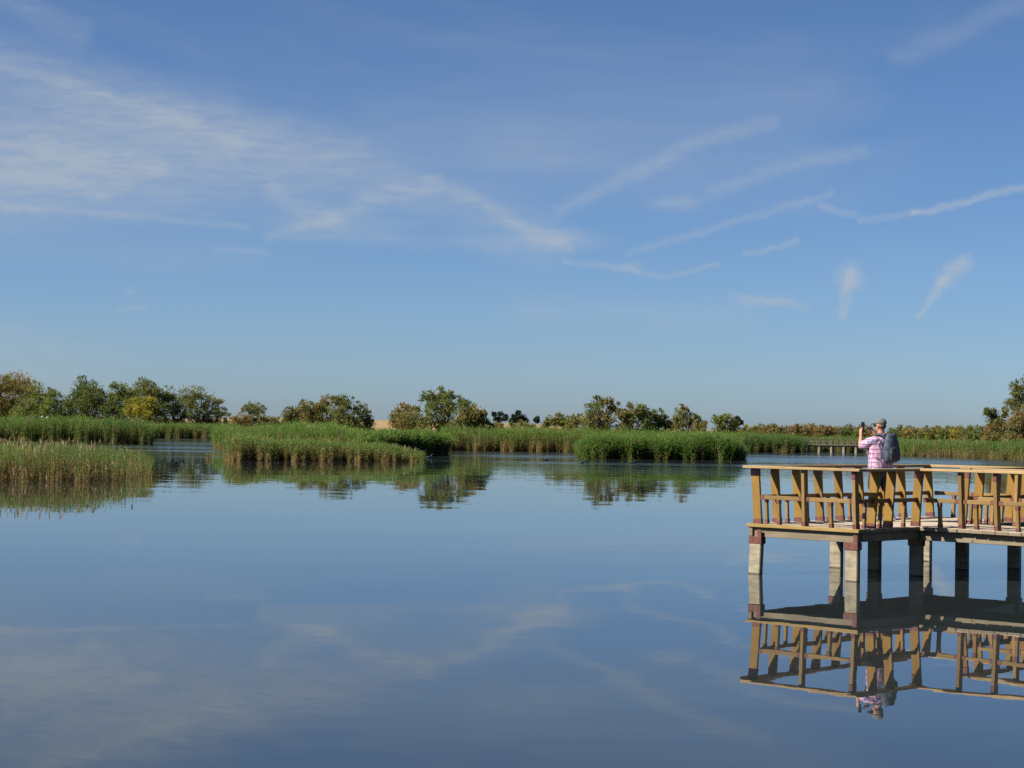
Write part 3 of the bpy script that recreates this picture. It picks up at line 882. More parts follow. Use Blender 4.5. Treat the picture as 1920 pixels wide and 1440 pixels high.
def timber(name, parent, a, b, w, h, mat, side=(0, 1, 0), bevel=0.005):
    """a squared timber from a to b (in the coordinates of the whole thing), w wide along side, h the other way"""
    a, b = Vector(a), Vector(b)
    x = (b - a).normalized()
    y = Vector(side)
    y = (y - x * y.dot(x)).normalized()
    z = x.cross(y)
    M = Matrix(((x.x, y.x, z.x, 0), (x.y, y.y, z.y, 0), (x.z, y.z, z.z, 0), (0, 0, 0, 1)))
    M = Matrix.Translation((a + b) / 2) @ M
    me = box_mesh((b - a).length, w, h, bevel)
    me.name = name
    o = child(name, me, parent, mat)
    o.matrix_local = (LM[parent.name].inverted() @ M) if parent.name in LM else M
    LM[o.name] = M
    return o


def jit(k=0.004):
    return random.uniform(-k, k)


# deck: platform planks run along x, boardwalk planks across it
PV, BW0, BW1, BEND = 5.38, 1.70, 3.42, 10.4
n = 27
pw = PV / n
for i in range(n):
    y = (i + 0.5) * pw
    edge = i == 0
    timber('deck_plank', platform, (-2.24 + jit(.012), y, DECK - 0.0275 + jit(.002)), (jit(.012), y, DECK - 0.0275 + jit(.002)), pw - 0.014, 0.055, M_edge if edge else M_deck)
bw = 0.235
for i in range(int(BEND / bw)):
    x = 0.02 + (i + 0.5) * bw
    z = DECK - 0.03 + jit(.003)
    timber('deck_plank', platform, (x, BW0 + jit(.012), z), (x, BW1 + jit(.012), z), bw - 0.012, 0.06, M_deck, side=(1, 0, 0))

# beams below the deck
for y in (0.115, 2.0, 3.55, 5.27):
    timber('beam', platform, (-2.17, y, 0.692), (-0.05, y, 0.692), 0.09, 0.158, M_beam)
for x in (-2.17, -1.1, -0.09):
    timber('beam', platform, (x, 0.03 if x < -2 else 0.2, 0.697), (x, 5.33, 0.697), 0.075, 0.145, M_beam, side=(1, 0, 0))
for y in (1.84, 3.28):
    timber('beam', platform, (-0.03, y, 0.688), (BEND - 0.05, y, 0.688), 0.085, 0.16, M_beam)

# piles with red brackets
for (x, y, lx, ly) in ((-2.06, 0.07, -0.01, -0.025), (-0.16, 0.09, 0, 0), (-0.22, 1.98, 0, 0), (-2.13, 2.4, 0, 0), (-2.13, 3.55, 0, 0), (-2.18, 5.26, 0, 0),
                       (-0.55, 3.9, 0, 0), (-0.12, 4.9, 0, 0), (-1.35, 2.42, 0, 0), (2.7, 1.85, 0, 0), (2.7, 3.28, 0, 0), (5.2, 1.85, 0, 0), (5.2, 3.28, 0, 0), (7.7, 1.85, 0, 0), (7.7, 3.28, 0, 0), (10.1, 1.85, 0, 0), (10.1, 3.28, 0, 0)):
    p = timber('pile', platform, (x + lx * 3, y + ly * 3, -1.25), (x, y, 0.606), 0.235, 0.10, M_pile, side=(1, 0, 0), bevel=0.012)
    timber('bracket', p, (x + lx * .1, y, 0.50), (x, y, 0.617), 0.262, 0.125, M_red, side=(1, 0, 0), bevel=0.003)
    timber('bracket', p, (x + 0.085, y - 0.052, 0.60), (x + 0.085, y - 0.052, 0.735), 0.085, 0.016, M_red, side=(1, 0, 0), bevel=0.002)

# railings
RT, RB, MT, MB_ = 1.79, 1.745, 1.303, 1.236


def post(base, top, w, d, side, big=False, mat=None):
    p = timber('post', platform, base, top, w, d, mat or M_post, side=side)
    b, t = Vector(base), Vector(top)
    timber('bracket', p, b.lerp(t, -0.002), b.lerp(t, 0.088), w + 0.008, d + 0.008, M_red, side=side, bevel=0.002)
    if big:
        timber('bracket', p, b.lerp(t, 0.86), b.lerp(t, 0.998), w + 0.014, d + 0.014, M_red, side=side, bevel=0.01)
    return p


def baluster(base, top, w=0.058, side=(1, 0, 0)):
    p = timber('baluster', platform, base, top, w, w, M_rail, side=side)
    b, t = Vector(base), Vector(top)
    for k0, k1 in ((-0.002, 0.15), (0.85, 0.998)):
        timber('bracket', p, b.lerp(t, k0), b.lerp(t, k1), w + 0.008, w + 0.008, M_red, side=side, bevel=0.002)


def midrail(a, b):
    a, b = Vector(a), Vector(b)
    if (b - a).length < 0.08:
        return
    p = timber('mid_rail', platform, a, b, 0.04, MT - MB_, M_rail, side=(0, 1, 0) if abs(b.x - a.x) > abs(b.y - a.y) else (1, 0, 0))
    e = min(0.075, 0.2 * (b - a).length) / (b - a).length
    for k0, k1 in ((-0.0, e), (1 - e, 1.0)):
        timber('bracket', p, a.lerp(b, k0), a.lerp(b, k1), 0.048, MT - MB_ + 0.008, M_red, side=(0, 1, 0) if abs(b.x - a.x) > abs(b.y - a.y) else (1, 0, 0), bevel=0.002)


def railing_x(y, out, posts, shorts, corners=(), ends=None):
    """railing along x with slim posts; out = -1 or 1: the side it leans to"""
    yb, yt = y - out * 0.12, y - out * 0.07
    ym = (yb + yt) / 2
    for x in posts:
        post((x, yb, DECK), (x + jit(.01), yt, RB), 0.064, 0.105, (1, 0, 0), big=x in corners, mat=M_rail)
    for x in shorts:
        baluster((x, yb, DECK), (x, ym + out * 0.003, MB_))
    xs = list(posts) if ends is None else sorted(list(posts) + list(ends))
    for x0, x1 in zip(xs[:-1], xs[1:]):
        midrail((x0 + 0.034, ym, (MT + MB_) / 2), (x1 - 0.034, ym, (MT + MB_) / 2))


def railing_y(x, out, posts, shorts, corners=(), ends=None):
    """railing along y with broad plank posts leaning outwards"""
    xb, xt = x - out * 0.16, x - out * 0.09
    xm = (xb + xt) / 2
    for y in posts:
        post((xb, y, DECK), (xt, y + jit(.01), RB), 0.046, 0.162, (0, 1, 0), big=y in corners)
    for y in shorts:
        baluster((xm - out * .02, y, DECK), (xm, y, MB_), 0.052)
    ys = list(posts) if ends is None else sorted(list(posts) + list(ends))
    for y0, y1 in zip(ys[:-1], ys[1:]):
        midrail((xm, y0 + 0.025, (MT + MB_) / 2), (xm, y1 - 0.025, (MT + MB_) / 2))


railing_y(-2.24, -1, (0.12, 0.64, 1.24, 1.84, 2.43, 3.05, 3.70, 4.36, 5.25), (0.38, 0.94, 1.5, 2.1, 2.74, 3.38, 4.02, 4.8), corners=(0.12, 1.84))
railing_x(0.0, -1, (-1.12, -0.12), (-1.64, -0.60), corners=(-0.12,), ends=(-2.04,))
railing_y(0.0, 1, (0.58, 1.05, 1.85), (0.36, 0.80, 1.47), corners=(1.85,), ends=(0.15,))
railing_x(BW0, -1, (0.75, 1.40, 2.12, 2.85, 3.6, 4.35, 5.1, 5.9, 6.65, 7.4, 8.15, 8.9, 9.65, 10.3), (0.34, 1.02, 1.77, 2.48, 3.2, 4.0, 4.7, 5.5, 6.28, 7.02, 7.78, 8.52, 9.28), corners=(1.40,), ends=(0.0,))
railing_y(0.0, 1, (3.27, 3.73, 4.25, 4.77, 5.26), (3.5, 4.0, 4.5, 5.0), corners=(3.27,))
railing_x(BW1, 1, (0.85, 1.62, 2.4, 3.2, 4.0, 4.8, 5.6, 6.4, 7.2, 8.0, 8.8, 9.6, 10.3), (0.40, 1.22, 2.0, 2.8, 3.6, 4.4, 5.2, 6.0, 6.8, 7.6, 8.4, 9.2), ends=(0.0,))
railing_x(PV, 1, (-1.12,), (-1.60, -0.62), ends=(-2.04, -0.25))
# hand rails: broad flat planks
zc = (RT + RB) / 2


def hand_rail(a, b, side, dz=0.0):
    timber('hand_rail', platform, (a[0], a[1], zc + dz), (b[0], b[1], zc + dz), 0.215, RT - RB, M_cap, side=side, bevel=0.007)


hand_rail((-2.30, 0.065), (0.04, 0.065), (0, 1, 0))
hand_rail((-2.17, 0.178), (-2.17, 5.205), (1, 0, 0), 0.002)
hand_rail((-0.07, 0.178), (-0.07, 1.90), (1, 0, 0), -0.002)
hand_rail((0.042, 1.765), (3.1, 1.765), (0, 1, 0), 0.001)
hand_rail((3.104, 1.765), (BEND, 1.765), (0, 1, 0), -0.001)
hand_rail((-0.07, 3.20), (-0.07, 5.205), (1, 0, 0), 0.001)
hand_rail((0.042, 3.345), (3.0, 3.345), (0, 1, 0), -0.001)
hand_rail((3.004, 3.345), (BEND, 3.345), (0, 1, 0), 0.002)
hand_rail((-2.30, 5.315), (0.04, 5.315), (0, 1, 0))

# ------------------------------------------------------------------ distant footbridge
BY = 212.5
M_bpile = wood('pale_bridge_pile', (0.5, 0.45, 0.36), (0.42, 0.37, 0.29), (0.2, 0.17, 0.12))


def bx_(px):
    return (px - 960) / FPX * BY


X0, X1 = bx_(1490), bx_(1850)
bridge = empty('footbridge', Matrix.Translation((X0, BY, 0)))
tag(bridge, 'long low grey wooden footbridge crossing the far channel behind the person', 'footbridge')
Lb = X1 - X0
n = 18
for i in range(n):
    a, b = Lb * i / n, Lb * (i + 1) / n
    timber('deck_plank', bridge, (a + .01, 0.8, 0.86), (b - .01, 0.8, 0.86), 1.7, 0.09, M_grey, bevel=0.0)
for y in (0.02, 1.58):
    timber('hand_rail', bridge, (0, y, 1.52), (Lb, y, 1.52), 0.12, 0.07, M_beam, bevel=0.0)
    timber('mid_rail', bridge, (0, y, 1.22), (Lb, y, 1.22), 0.05, 0.07, M_grey, bevel=0.0)
    timber('beam', bridge, (0, y + (0.05 if y < 1 else -0.05), 0.74), (Lb, y + (0.05 if y < 1 else -0.05), 0.74), 0.09, 0.14, M_beam, bevel=0.0)
    for i in range(int(Lb / 0.68) + 1):
        timber('post', bridge, (i * 0.68 + 0.05, y, 0.90), (i * 0.68 + 0.05, y, 1.485), 0.09, 0.09, M_grey, bevel=0.0)
    for i in range(int(Lb / 1.36) + 1):
        x = i * 1.36 + 0.05 + (0.5 if y > 1 else 0)
        timber('pile', bridge, (x, y + (0.05 if y < 1 else -0.05), -1.2), (x, y + (0.05 if y < 1 else -0.05), 0.67), 0.17, 0.17, M_bpile, bevel=0.0)


# ------------------------------------------------------------------ people
def ring_loft(rings, seg=18):
    """closed surface through elliptic rings [(centre, semi axis a, semi axis b)]"""
    V, F = [], []
    for c, a, b in rings:
        c, a, b = Vector(c), Vector(a), Vector(b)
        for k in range(seg):
            t = 2 * math.pi * k / seg
            V.append(c + a * math.cos(t) + b * math.sin(t))
    for i in range(len(rings) - 1):
        for k in range(seg):
            k2 = (k + 1) % seg
            F.append((i * seg + k, i * seg + k2, (i + 1) * seg + k2, (i + 1) * seg + k))
    V.append(Vector(rings[0][0]))
    V.append(Vector(rings[-1][0]))
    n = len(V)
    for k in range(seg):
        k2 = (k + 1) % seg
        F.append((n - 2, k2, k))
        F.append((n - 1, (len(rings) - 1) * seg + k, (len(rings) - 1) * seg + k2))
    return V, F


def vloft(items, seg=18):
    """rings lying flat: (x, y, z, rx, ry)"""
    return ring_loft([((x, y, z), (rx, 0, 0), (0, ry, 0)) for x, y, z, rx, ry in items], seg)


def limb(pts, rads, seg=12):
    P = [Vector(p) for p in pts]
    rings = []
    for i, p in enumerate(P):
        d = (P[min(i + 1, len(P) - 1)] - P[max(i - 1, 0)]).normalized()
        a = d.orthogonal().normalized()
        b = d.cross(a)
        if i == 0:
            for f, g_ in ((-0.9, 0.35), (-0.5, 0.8)):
                rings.append((p + d * rads[0] * f, a * rads[0] * g_, b * rads[0] * g_))
        rings.append((p, a * rads[i], b * rads[i]))
        if i == len(P) - 1:
            for f, g_ in ((0.5, 0.8), (0.9, 0.35)):
                rings.append((p + d * rads[i] * f, a * rads[i] * g_, b * rads[i] * g_))
    return ring_loft(rings, seg)


def ball(c, r, rot=None):
    c = Vector(c)
    rings = []
    M = rot or Matrix.Identity(3)
    for i in range(1, 10):
        t = math.pi * i / 10
        rings.append((c + M @ Vector((0, 0, -math.cos(t) * r[2])), M @ Vector((math.sin(t) * r[0], 0, 0)), M @ Vector((0, math.sin(t) * r[1], 0))))
    return ring_loft(rings, 16)


def merge(parts):
    V, F = [], []
    for v, f in parts:
        o = len(V)
        V += [tuple(p) for p in v]
        F += [tuple(i + o for i in q) for q in f]
    me = bpy.data.meshes.new('raw')
    me.from_pydata(V, [], F)
    bm = bmesh.new()
    bm.from_mesh(me)
    bmesh.ops.recalc_face_normals(bm, faces=bm.faces)
    bm.to_mesh(me)
    bm.free()
    return me


def fuse(name, parts, voxel, smooth=4, wrinkle=0.0, seed=0):
    """one continuous surface from overlapping closed pieces"""
    o = bpy.data.objects.new('raw', merge(parts))
    WORK.collection.objects.link(o)
    mod = o.modifiers.new('r', 'REMESH')
    mod.mode = 'VOXEL'
    mod.voxel_size = voxel
    sm = o.modifiers.new('s', 'SMOOTH')
    sm.iterations = smooth
    sm.factor = 0.5
    vl = WORK.view_layers[0]
    vl.update()
    dg = vl.depsgraph
    me = bpy.data.meshes.new_from_object(o.evaluated_get(dg))
    raw = o.data
    bpy.data.objects.remove(o)
    bpy.data.meshes.remove(raw)
    me.name = name
    k = len(me.vertices)
    if wrinkle:
        co = np.empty(k * 3, dtype=np.float32)
        no = np.empty(k * 3, dtype=np.float32)
        me.vertices.foreach_get('co', co)
        me.vertex_normals.foreach_get('vector', no)
        co, no = co.reshape(-1, 3), no.reshape(-1, 3)
        q = co @ np.array([[1.0, 0.2, 0.1], [0.3, 1.0, 0.2], [0.5, -0.4, 0.6]])
        w = np.sin(q[:, 0] * 38 + 3 * np.sin(q[:, 2] * 13 + seed)) * 0.6 + np.sin(q[:, 2] * 47 + 2 * np.sin(q[:, 1] * 17)) * 0.5 + np.sin(q[:, 1] * 29 + q[:, 2] * 21) * 0.5
        co = co + no * (w * wrinkle)[:, None]
        me.vertices.foreach_set('co', co.astype(np.float32).ravel())
    me.polygons.foreach_set('use_smooth', np.ones(len(me.polygons), dtype=bool))
    me.update()
    return me


WORK = bpy.data.scenes.new('work')            # a bench to fuse meshes on; removed at the end
M_skin = plain('bare_skin', (0.36, 0.175, 0.115), 0.55, 0.12, 14.0)  # one skin colour for faces, arms and legs
M_navy = plain('navy_shorts_cloth', (0.016, 0.018, 0.032), 0.85, 0.2, 30.0)
M_capc = plain('grey_cap_cloth', (0.105, 0.11, 0.105), 0.9, 0.12, 40.0)
M_pack = plain('slate_backpack_cloth', (0.032, 0.046, 0.066), 0.7, 0.3, 12.0)
M_strap = plain('dark_strap', (0.02, 0.027, 0.038), 0.7, 0.2, 30.0)
M_black = plain('black_plastic', (0.012, 0.012, 0.013), 0.25, 0.1, 10.0)
M_white = plain('white_shoe', (0.72, 0.70, 0.68), 0.6, 0.1, 30.0)
M_hair = plain('grey_brown_hair', (0.10, 0.075, 0.055), 0.8, 0.25, 60.0)
M_sock = plain('dark_sock', (0.05, 0.05, 0.055), 0.9, 0.1, 30.0)

m, gg, b = new_mat('plaid_shirt_cloth')
co = gg.node('ShaderNodeTexCoord').outputs['Object']
wob = gg.vec('SCALE', gg.vec('SUBTRACT', gg.noise(co, 9.0, 2.0, 0.5, col=True), (0.5, 0.5, 0.5)), scale=0.05)
sp = gg.node('ShaderNodeSeparateXYZ')
gg.put(sp.inputs[0], gg.vec('ADD', co, wob))
hor = gg.math('ADD', sp.outputs[0], gg.math('MULTIPLY', sp.outputs[1], 0.55))


def stripes(src, freq, ph, lo, hi):
    return gg.ramp(gg.math('SINE', gg.math('ADD', gg.math('MULTIPLY', src, freq), ph)), lo, hi)


c = gg.mix(gg.math('MULTIPLY', stripes(hor, 170.0, 0.0, 0.1, 0.4), 0.75), (0.50, 0.42, 0.50, 1), (0.42, 0.12, 0.20, 1))
c = gg.mix(gg.math('MULTIPLY', stripes(sp.outputs[2], 160.0, 0.6, 0.1, 0.4), 0.55), c, (0.40, 0.13, 0.24, 1))
c = gg.mix(gg.math('MULTIPLY', stripes(hor, 88.0, 1.2, 0.72, 0.86), 0.85), c, (0.05, 0.06, 0.19, 1))
c = gg.mix(gg.math('MULTIPLY', stripes(sp.outputs[2], 80.0, 2.0, 0.72, 0.86), 0.8), c, (0.06, 0.07, 0.2, 1))
gg.put(b.inputs['Base Color'], c)
b.inputs['Roughness'].default_value = 0.9
M_plaid = m

feet = at(1650, 977.5, z=DECK)
man = empty('person', Matrix.Translation((feet.x, feet.y, DECK)) @ Matrix.Rotation(R(36), 4, 'Z'))
tag(man, 'person in pink plaid shirt and grey cap taking a photo on the platform', 'person')
HR = Matrix.Rotation(R(12), 3, 'Z')            # the head turns a little further left
HC = Vector((0.0, 0.015, 1.665))


def hd(x, y, z):
    return HC + HR @ Vector((x, y, z))


HO = Vector((-0.04, 0, 0))                    # both hands reach a little to the left


def arm(pts, rads, w):
    return limb([Vector(p) + HO * k for p, k in zip(pts, w)], rads)


def finger(pts, r0=0.0095, r1=0.0075):
    pts = [Vector(p) + HO for p in pts]
    return limb(pts, [r0 + (r1 - r0) * i / (len(pts) - 1) for i in range(len(pts))], 8)


body = [ball(HC, (0.077, 0.098, 0.118), HR), ball(hd(0, 0.03, -0.062), (0.056, 0.066, 0.058), HR), limb([hd(0, 0.088, 0.015), hd(0, 0.112, -0.018)], [0.012, 0.017]),
        ball(hd(0, 0.088, -0.055), (0.024, 0.014, 0.012), HR), ball(hd(-0.078, -0.005, -0.012), (0.012, 0.022, 0.034), HR), ball(hd(0.078, -0.005, -0.012), (0.012, 0.022, 0.034), HR),
        limb([(0, -0.02, 1.42), (0, -0.01, 1.50), hd(0, -0.012, -0.06)], [0.075, 0.060, 0.058]),
        vloft([(0, 0, 0.86, 0.15, 0.11), (0, 0, 1.0, 0.15, 0.11), (0, 0, 1.2, 0.16, 0.11), (0, -0.01, 1.38, 0.17, 0.1), (0, -0.01, 1.45, 0.12, 0.08)]),
        # left arm and hand
        limb([(-0.175, -0.02, 1.43), (-0.215, 0.11, 1.35), (-0.245, 0.235, 1.285)], [0.055, 0.05, 0.043]),
        arm([(-0.245, 0.235, 1.285), (-0.185, 0.28, 1.36), (-0.09, 0.345, 1.49)], [0.044, 0.045, 0.028], (0, 0.4, 1)),
        arm([(-0.09, 0.345, 1.49), (-0.066, 0.368, 1.53), (-0.058, 0.382, 1.572)], [0.028, 0.032, 0.026], (1, 1, 1)),
        finger([(-0.062, 0.385, 1.60), (-0.048, 0.412, 1.612), (-0.012, 0.414, 1.618), (0.018, 0.408, 1.62)]),
        finger([(-0.062, 0.387, 1.582), (-0.046, 0.416, 1.592), (-0.008, 0.418, 1.596), (0.026, 0.41, 1.598)]),
        finger([(-0.062, 0.387, 1.562), (-0.046, 0.414, 1.570), (-0.010, 0.417, 1.574), (0.020, 0.41, 1.576)]),
        finger([(-0.062, 0.383, 1.545), (-0.046, 0.408, 1.550), (-0.016, 0.411, 1.553), (0.006, 0.405, 1.554)], 0.0085, 0.0065),
        finger([(-0.07, 0.36, 1.535), (-0.062, 0.352, 1.575), (-0.046, 0.364, 1.61), (-0.032, 0.372, 1.632)], 0.012, 0.009),
        # right arm and hand
        limb([(0.175, -0.02, 1.43), (0.235, 0.09, 1.38), (0.285, 0.20, 1.335)], [0.055, 0.05, 0.043]),
        arm([(0.285, 0.20, 1.335), (0.25, 0.25, 1.41), (0.175, 0.33, 1.555)], [0.044, 0.045, 0.028], (0, 0.4, 1)),
        arm([(0.175, 0.33, 1.555), (0.15, 0.352, 1.60), (0.125, 0.362, 1.632)], [0.028, 0.031, 0.028], (1, 1, 1)),
        finger([(0.120, 0.365, 1.645), (0.088, 0.362, 1.662), (0.060, 0.366, 1.655), (0.042, 0.372, 1.645)]),
        finger([(0.118, 0.372, 1.632), (0.088, 0.380, 1.642), (0.075, 0.368, 1.622), (0.090, 0.356, 1.612)]),
        finger([(0.122, 0.376, 1.615), (0.095, 0.386, 1.622), (0.082, 0.374, 1.604), (0.098, 0.360, 1.596)]),
        finger([(0.130, 0.376, 1.598), (0.106, 0.386, 1.602), (0.094, 0.376, 1.588), (0.108, 0.364, 1.582)], 0.0085, 0.0065),
        finger([(0.135, 0.345, 1.60), (0.108, 0.336, 1.622), (0.088, 0.344, 1.640)], 0.012, 0.009),
        # legs
        limb([(-0.10, 0, 0.93), (-0.125, 0.025, 0.70), (-0.135, 0.035, 0.50), (-0.145, -0.012, 0.34), (-0.152, 0.0, 0.18), (-0.155, 0.008, 0.085)], [0.098, 0.082, 0.058, 0.060, 0.042, 0.037]),
        limb([(0.10, 0, 0.93), (0.135, -0.01, 0.70), (0.155, -0.02, 0.50), (0.178, -0.075, 0.34), (0.192, -0.085, 0.18), (0.197, -0.08, 0.085)], [0.098, 0.082, 0.058, 0.060, 0.042, 0.037]),
        limb([(-0.155, -0.02, 0.05), (-0.168, 0.12, 0.035)], [0.036, 0.03]), limb([(0.197, -0.105, 0.05), (0.215, 0.03, 0.035)], [0.036, 0.03])]
child('body', fuse('body', body, 0.0085, 3), man, M_skin)
shirt = [vloft([(0, 0, 0.895, 0.252, 0.190), (0, 0, 0.98, 0.250, 0.188), (0, 0.0, 1.12, 0.242, 0.178), (0, 0.0, 1.27, 0.240, 0.165), (0, -0.01, 1.38, 0.226, 0.148), (0, -0.012, 1.445, 0.175, 0.112),
                (0, -0.012, 1.49, 0.092, 0.085), (0, -0.008, 1.525, 0.078, 0.078)], 24),
         limb([(-0.165, -0.02, 1.40), (-0.212, 0.075, 1.36), (-0.242, 0.16, 1.315)], [0.088, 0.086, 0.088]),
         limb([(0.165, -0.02, 1.40), (0.225, 0.06, 1.38), (0.262, 0.13, 1.352)], [0.088, 0.086, 0.086])]
child('shirt', fuse('shirt', shirt, 0.011, 3, wrinkle=0.0055, seed=2), man, M_plaid)
shorts = [vloft([(0, 0, 0.78, 0.175, 0.135), (0, 0, 0.86, 0.19, 0.145), (0, 0, 0.97, 0.18, 0.14)]),
          limb([(-0.10, 0.0, 0.88), (-0.122, 0.022, 0.72), (-0.132, 0.03, 0.60)], [0.122, 0.118, 0.112]),
          limb([(0.10, 0.0, 0.88), (0.133, -0.01, 0.72), (0.15, -0.018, 0.60)], [0.122, 0.118, 0.112])]
child('shorts', fuse('shorts', shorts, 0.012, 3, wrinkle=0.004, seed=5), man, M_navy)
for fx_, fy_, tx_ in ((-0.155, 0.0, -0.02), (0.197, -0.085, 0.02)):
    sh = [limb([(fx_, fy_ - 0.045, 0.052), (fx_ + tx_ * .3, fy_ + 0.05, 0.05), (fx_ + tx_, fy_ + 0.165, 0.038)], [0.05, 0.047, 0.038]), limb([(fx_, fy_ - 0.03, 0.06), (fx_, fy_ - 0.015, 0.10)], [0.047, 0.043])]
    me = fuse('shoe', sh, 0.008, 3)
    for v_ in me.vertices:
        v_.co.z = max(v_.co.z, 0.003)
    child('shoe', me, man, M_white)
    child('sock', fuse('sock', [limb([(fx_, fy_, 0.10), (fx_, fy_, 0.145)], [0.041, 0.042])], 0.008, 2), man, M_sock)
# cap with peak
V, F = ball(hd(0, -0.006, 0.036), (0.089, 0.111, 0.098), HR)
V = [Vector((p.x, p.y, max(p.z, HC.z + 0.022))) for p in V]
cap = child('cap', fuse('cap', [(V, F)], 0.008, 2), man, M_capc)
peak = ring_loft([(hd(0, 0.07, 0.030), HR @ Vector((0.082, 0, 0)), Vector((0, 0, 0.008))), (hd(0, 0.12, 0.030), HR @ Vector((0.078, 0, 0)), Vector((0, 0, 0.007))),
                  (hd(0, 0.16, 0.022), HR @ Vector((0.060, 0, 0)), Vector((0, 0, 0.006))), (hd(0, 0.18, 0.014), HR @ Vector((0.028, 0, 0)), Vector((0, 0, 0.005)))], 16)
me = merge([peak])
me.polygons.foreach_set('use_smooth', np.ones(len(me.polygons), dtype=bool))
child('peak', me, cap, M_capc)
# hair below the cap, sunglasses
hair = [ball(hd(0, -0.035, -0.012), (0.081, 0.072, 0.06), HR)]
child('hair', fuse('hair', hair, 0.008, 2), man, M_hair)
gl = [limb([hd(-0.074, 0.03, 0.004), hd(-0.066, 0.082, 0.002), hd(-0.03, 0.101, -0.002), hd(0, 0.104, 0.004), hd(0.03, 0.101, -0.002), hd(0.066, 0.082, 0.002), hd(0.074, 0.03, 0.004)], [0.006, 0.015, 0.021, 0.008, 0.021, 0.015, 0.006], 10)]
me = merge(gl)
child('sunglasses', me, man, M_black)
# backpack (a thing the person wears: it can be lifted off)
pack = empty('backpack', man.matrix_world.copy())
tag(pack, 'slate blue backpack on the back of the person in the plaid shirt', 'backpack')
bp = [ring_loft([((0, -0.245, z), (rx, 0, 0), (0, ry, 0)) for z, rx, ry in ((1.02, 0.10, 0.05), (1.04, 0.145, 0.085), (1.12, 0.162, 0.108), (1.27, 0.165, 0.110), (1.40, 0.152, 0.092), (1.49, 0.12, 0.065), (1.525, 0.07, 0.035))], 24)]
child('bag', fuse('bag', bp, 0.011, 3, wrinkle=0.0045, seed=9), pack, M_pack)
fp = [ring_loft([((0, -0.335, z), (rx, 0, 0), (0, ry, 0)) for z, rx, ry in ((1.05, 0.08, 0.02), (1.07, 0.115, 0.04), (1.18, 0.125, 0.052), (1.27, 0.115, 0.04), (1.29, 0.08, 0.02))], 20)]
child('front_pocket', fuse('front_pocket', fp, 0.010, 2, wrinkle=0.003, seed=4), pack, M_strap)
for sx in (-1, 1):
    st = limb([(0.09 * sx, -0.17, 1.46), (0.105 * sx, -0.10, 1.508), (0.115 * sx, 0.0, 1.503), (0.135 * sx, 0.115, 1.42), (0.165 * sx, 0.150, 1.30), (0.205 * sx, 0.095, 1.16), (0.19 * sx, -0.12, 1.08)],
              [0.022, 0.024, 0.026, 0.025, 0.022, 0.012, 0.012], 10)
    me = merge([st])
    me.polygons.foreach_set('use_smooth', np.ones(len(me.polygons), dtype=bool))
    child('strap', me, pack, M_strap)
me = merge([limb([(-0.03, -0.19, 1.52), (-0.028, -0.19, 1.555), (0.028, -0.19, 1.555), (0.03, -0.19, 1.52)], [0.008] * 4, 8)])
child('carry_loop', me, pack, M_strap)
# phone held in both hands
phone = empty('phone', man.matrix_world @ Matrix.Translation((-0.04, 0.390, 1.64)))
tag(phone, 'black mobile phone held upright by the person in the plaid shirt', 'phone')
child('case', box_mesh(0.078, 0.010, 0.162, 0.003), phone, M_black)
m, gg, b = new_mat('phone_screen_glass')
b.inputs['Base Color'].default_value = (0.02, 0.022, 0.025, 1)
b.inputs['Roughness'].default_value = 0.08
child('screen', box_mesh(0.070, 0.002, 0.152, 0.0005), phone, m, Matrix.Translation((0, -0.0062, 0)))
me = merge([ball((-0.022, 0.0065, 0.058), (0.010, 0.004, 0.010))])
child('lens', me, phone, M_black)

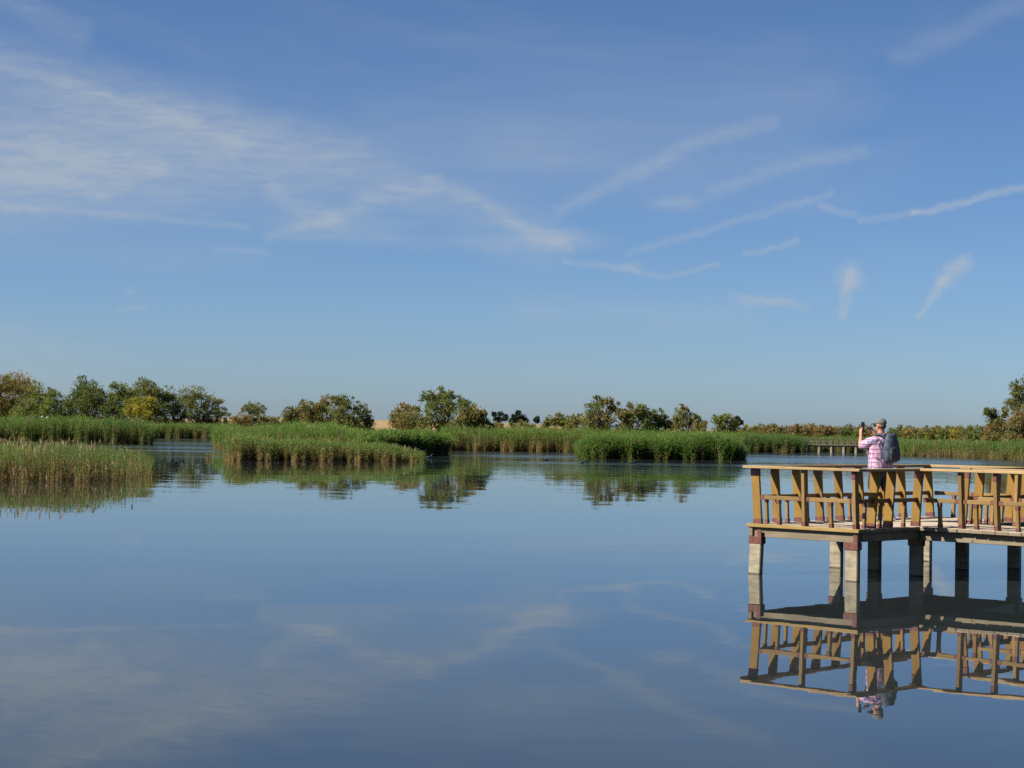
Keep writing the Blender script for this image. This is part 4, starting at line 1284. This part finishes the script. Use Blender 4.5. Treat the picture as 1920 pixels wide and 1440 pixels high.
# people far off on the left bank, seen over the reeds
M_cream = plain('cream_cloth', (0.62, 0.52, 0.42), 0.9, 0.1, 8)
M_wht = plain('white_cloth', (0.75, 0.75, 0.72), 0.9, 0.05, 8)
M_blue = plain('grey_blue_cloth', (0.16, 0.24, 0.28), 0.9, 0.1, 8)
M_hatg = plain('grey_hat', (0.33, 0.33, 0.33), 0.9, 0.1, 8)
for (px_, py_, yy, mat_, hat, lab) in ((79.5, 780, 214, M_cream, M_hatg, 'far person in cream top and grey hat on the left bank'),
                                       (89.5, 781.5, 215, M_wht, M_wht, 'far person with white hat on the left bank beside the cream clad one'),
                                       (101.5, 784.5, 216, M_blue, None, 'far person in grey blue on the left bank, rightmost of the three')):
    tp = at(px_, py_, Y=yy)
    z0 = gz(tp.x, yy)
    s_ = (tp.z - z0) / 1.80
    pr = empty('person', Matrix.Translation((tp.x, yy, z0)) @ Matrix.Rotation(R(70), 4, 'Z') @ Matrix.Scale(s_, 4))
    tag(pr, lab, 'person', 'walkers on the left bank')
    bd = [limb([(-.1, 0, .9), (-.11, .02, .5), (-.11, 0, .08), (-.11, .12, .04)], [.09, .06, .045, .04]), limb([(.1, 0, .9), (.12, -.04, .5), (.13, -.14, .1), (.13, -.03, .04)], [.09, .06, .045, .04]),
          vloft([(0, 0, .85, .16, .11), (0, 0, 1.2, .17, .11), (0, 0, 1.42, .15, .09)]), limb([(0, 0, 1.4), (0, .01, 1.56)], [.065, .055]), ball((0, .02, 1.66), (.08, .1, .12)),
          limb([(-.18, 0, 1.4), (-.24, .0, 1.12), (-.22, .12, .92)], [.055, .045, .04]), limb([(.18, 0, 1.4), (.24, -.02, 1.12), (.22, .06, .9)], [.055, .045, .04])]
    child('body', fuse('body', bd, 0.02, 2), pr, M_skin)
    st = [vloft([(0, 0, .88, .2, .14), (0, 0, 1.2, .205, .14), (0, 0, 1.42, .19, .12), (0, 0, 1.49, .08, .08)]), limb([(-.17, 0, 1.4), (-.24, 0, 1.15)], [.08, .07]), limb([(.17, 0, 1.4), (.24, -.02, 1.15)], [.08, .07])]
    child('shirt', fuse('shirt', st, 0.02, 2), pr, mat_)
    tr_ = [limb([(-.1, 0, .9), (-.11, .02, .5), (-.11, 0, .12)], [.12, .085, .075]), limb([(.1, 0, .9), (.12, -.04, .5), (.13, -.14, .14)], [.12, .085, .075])]
    child('trousers', fuse('trousers', tr_, 0.02, 2), pr, M_navy)
    if hat:
        ht = [ball((0, .02, 1.73), (.1, .115, .085)), vloft([(0, .02, 1.70, .17, .18), (0, .02, 1.715, .165, .175)])]
        child('hat', fuse('hat', ht, 0.014, 1), pr, hat)
    else:
        child('hair', fuse('hair', [ball((0, -.01, 1.70), (.09, .105, .10))], 0.014, 1), pr, M_hair)

# ------------------------------------------------------------------ water birds
M_coot = plain('sooty_feathers', (0.012, 0.013, 0.015), 0.6, 0.2, 20)
M_bill = plain('pale_bill', (0.6, 0.56, 0.5), 0.5, 0.1, 20)


def coot(px, py, yaw, sc_, label):
    p = at(px, py, z=0.0)
    root = empty('coot', Matrix.Translation((p.x, p.y, 0)) @ Matrix.Rotation(R(yaw), 4, 'Z') @ Matrix.Scale(sc_, 4))
    tag(root, label, 'bird', 'coots on the water')
    bd = [ball((0, 0, 0.045), (0.17, 0.085, 0.075)), limb([(-0.12, 0, 0.06), (-0.21, 0, 0.085)], [0.05, 0.02]), limb([(0.11, 0, 0.07), (0.165, 0, 0.15), (0.175, 0, 0.20)], [0.05, 0.033, 0.032]),
          ball((0.19, 0, 0.215), (0.045, 0.035, 0.036))]
    child('body', fuse('body', bd, 0.012, 3), root, M_coot)
    bl = [limb([(0.225, 0, 0.222), (0.27, 0, 0.205)], [0.015, 0.005], 8)]
    child('bill', merge(bl), root, M_bill)


coot(1023, 863.5, 190, 1.0, 'black coot swimming alone left of the pair in front of the central reeds')
coot(1090, 868.5, 170, 1.05, 'left coot of the pair swimming before the bushy reed island')
coot(1101, 867.0, 200, 0.9, 'right coot of the pair swimming before the bushy reed island')
coot(1186, 868.5, 15, 0.95, 'black coot close in front of the bushy reed island')
coot(804, 858.5, 10, 1.2, 'black coot at the right tip of the long reed island')

bpy.data.scenes.remove(WORK)
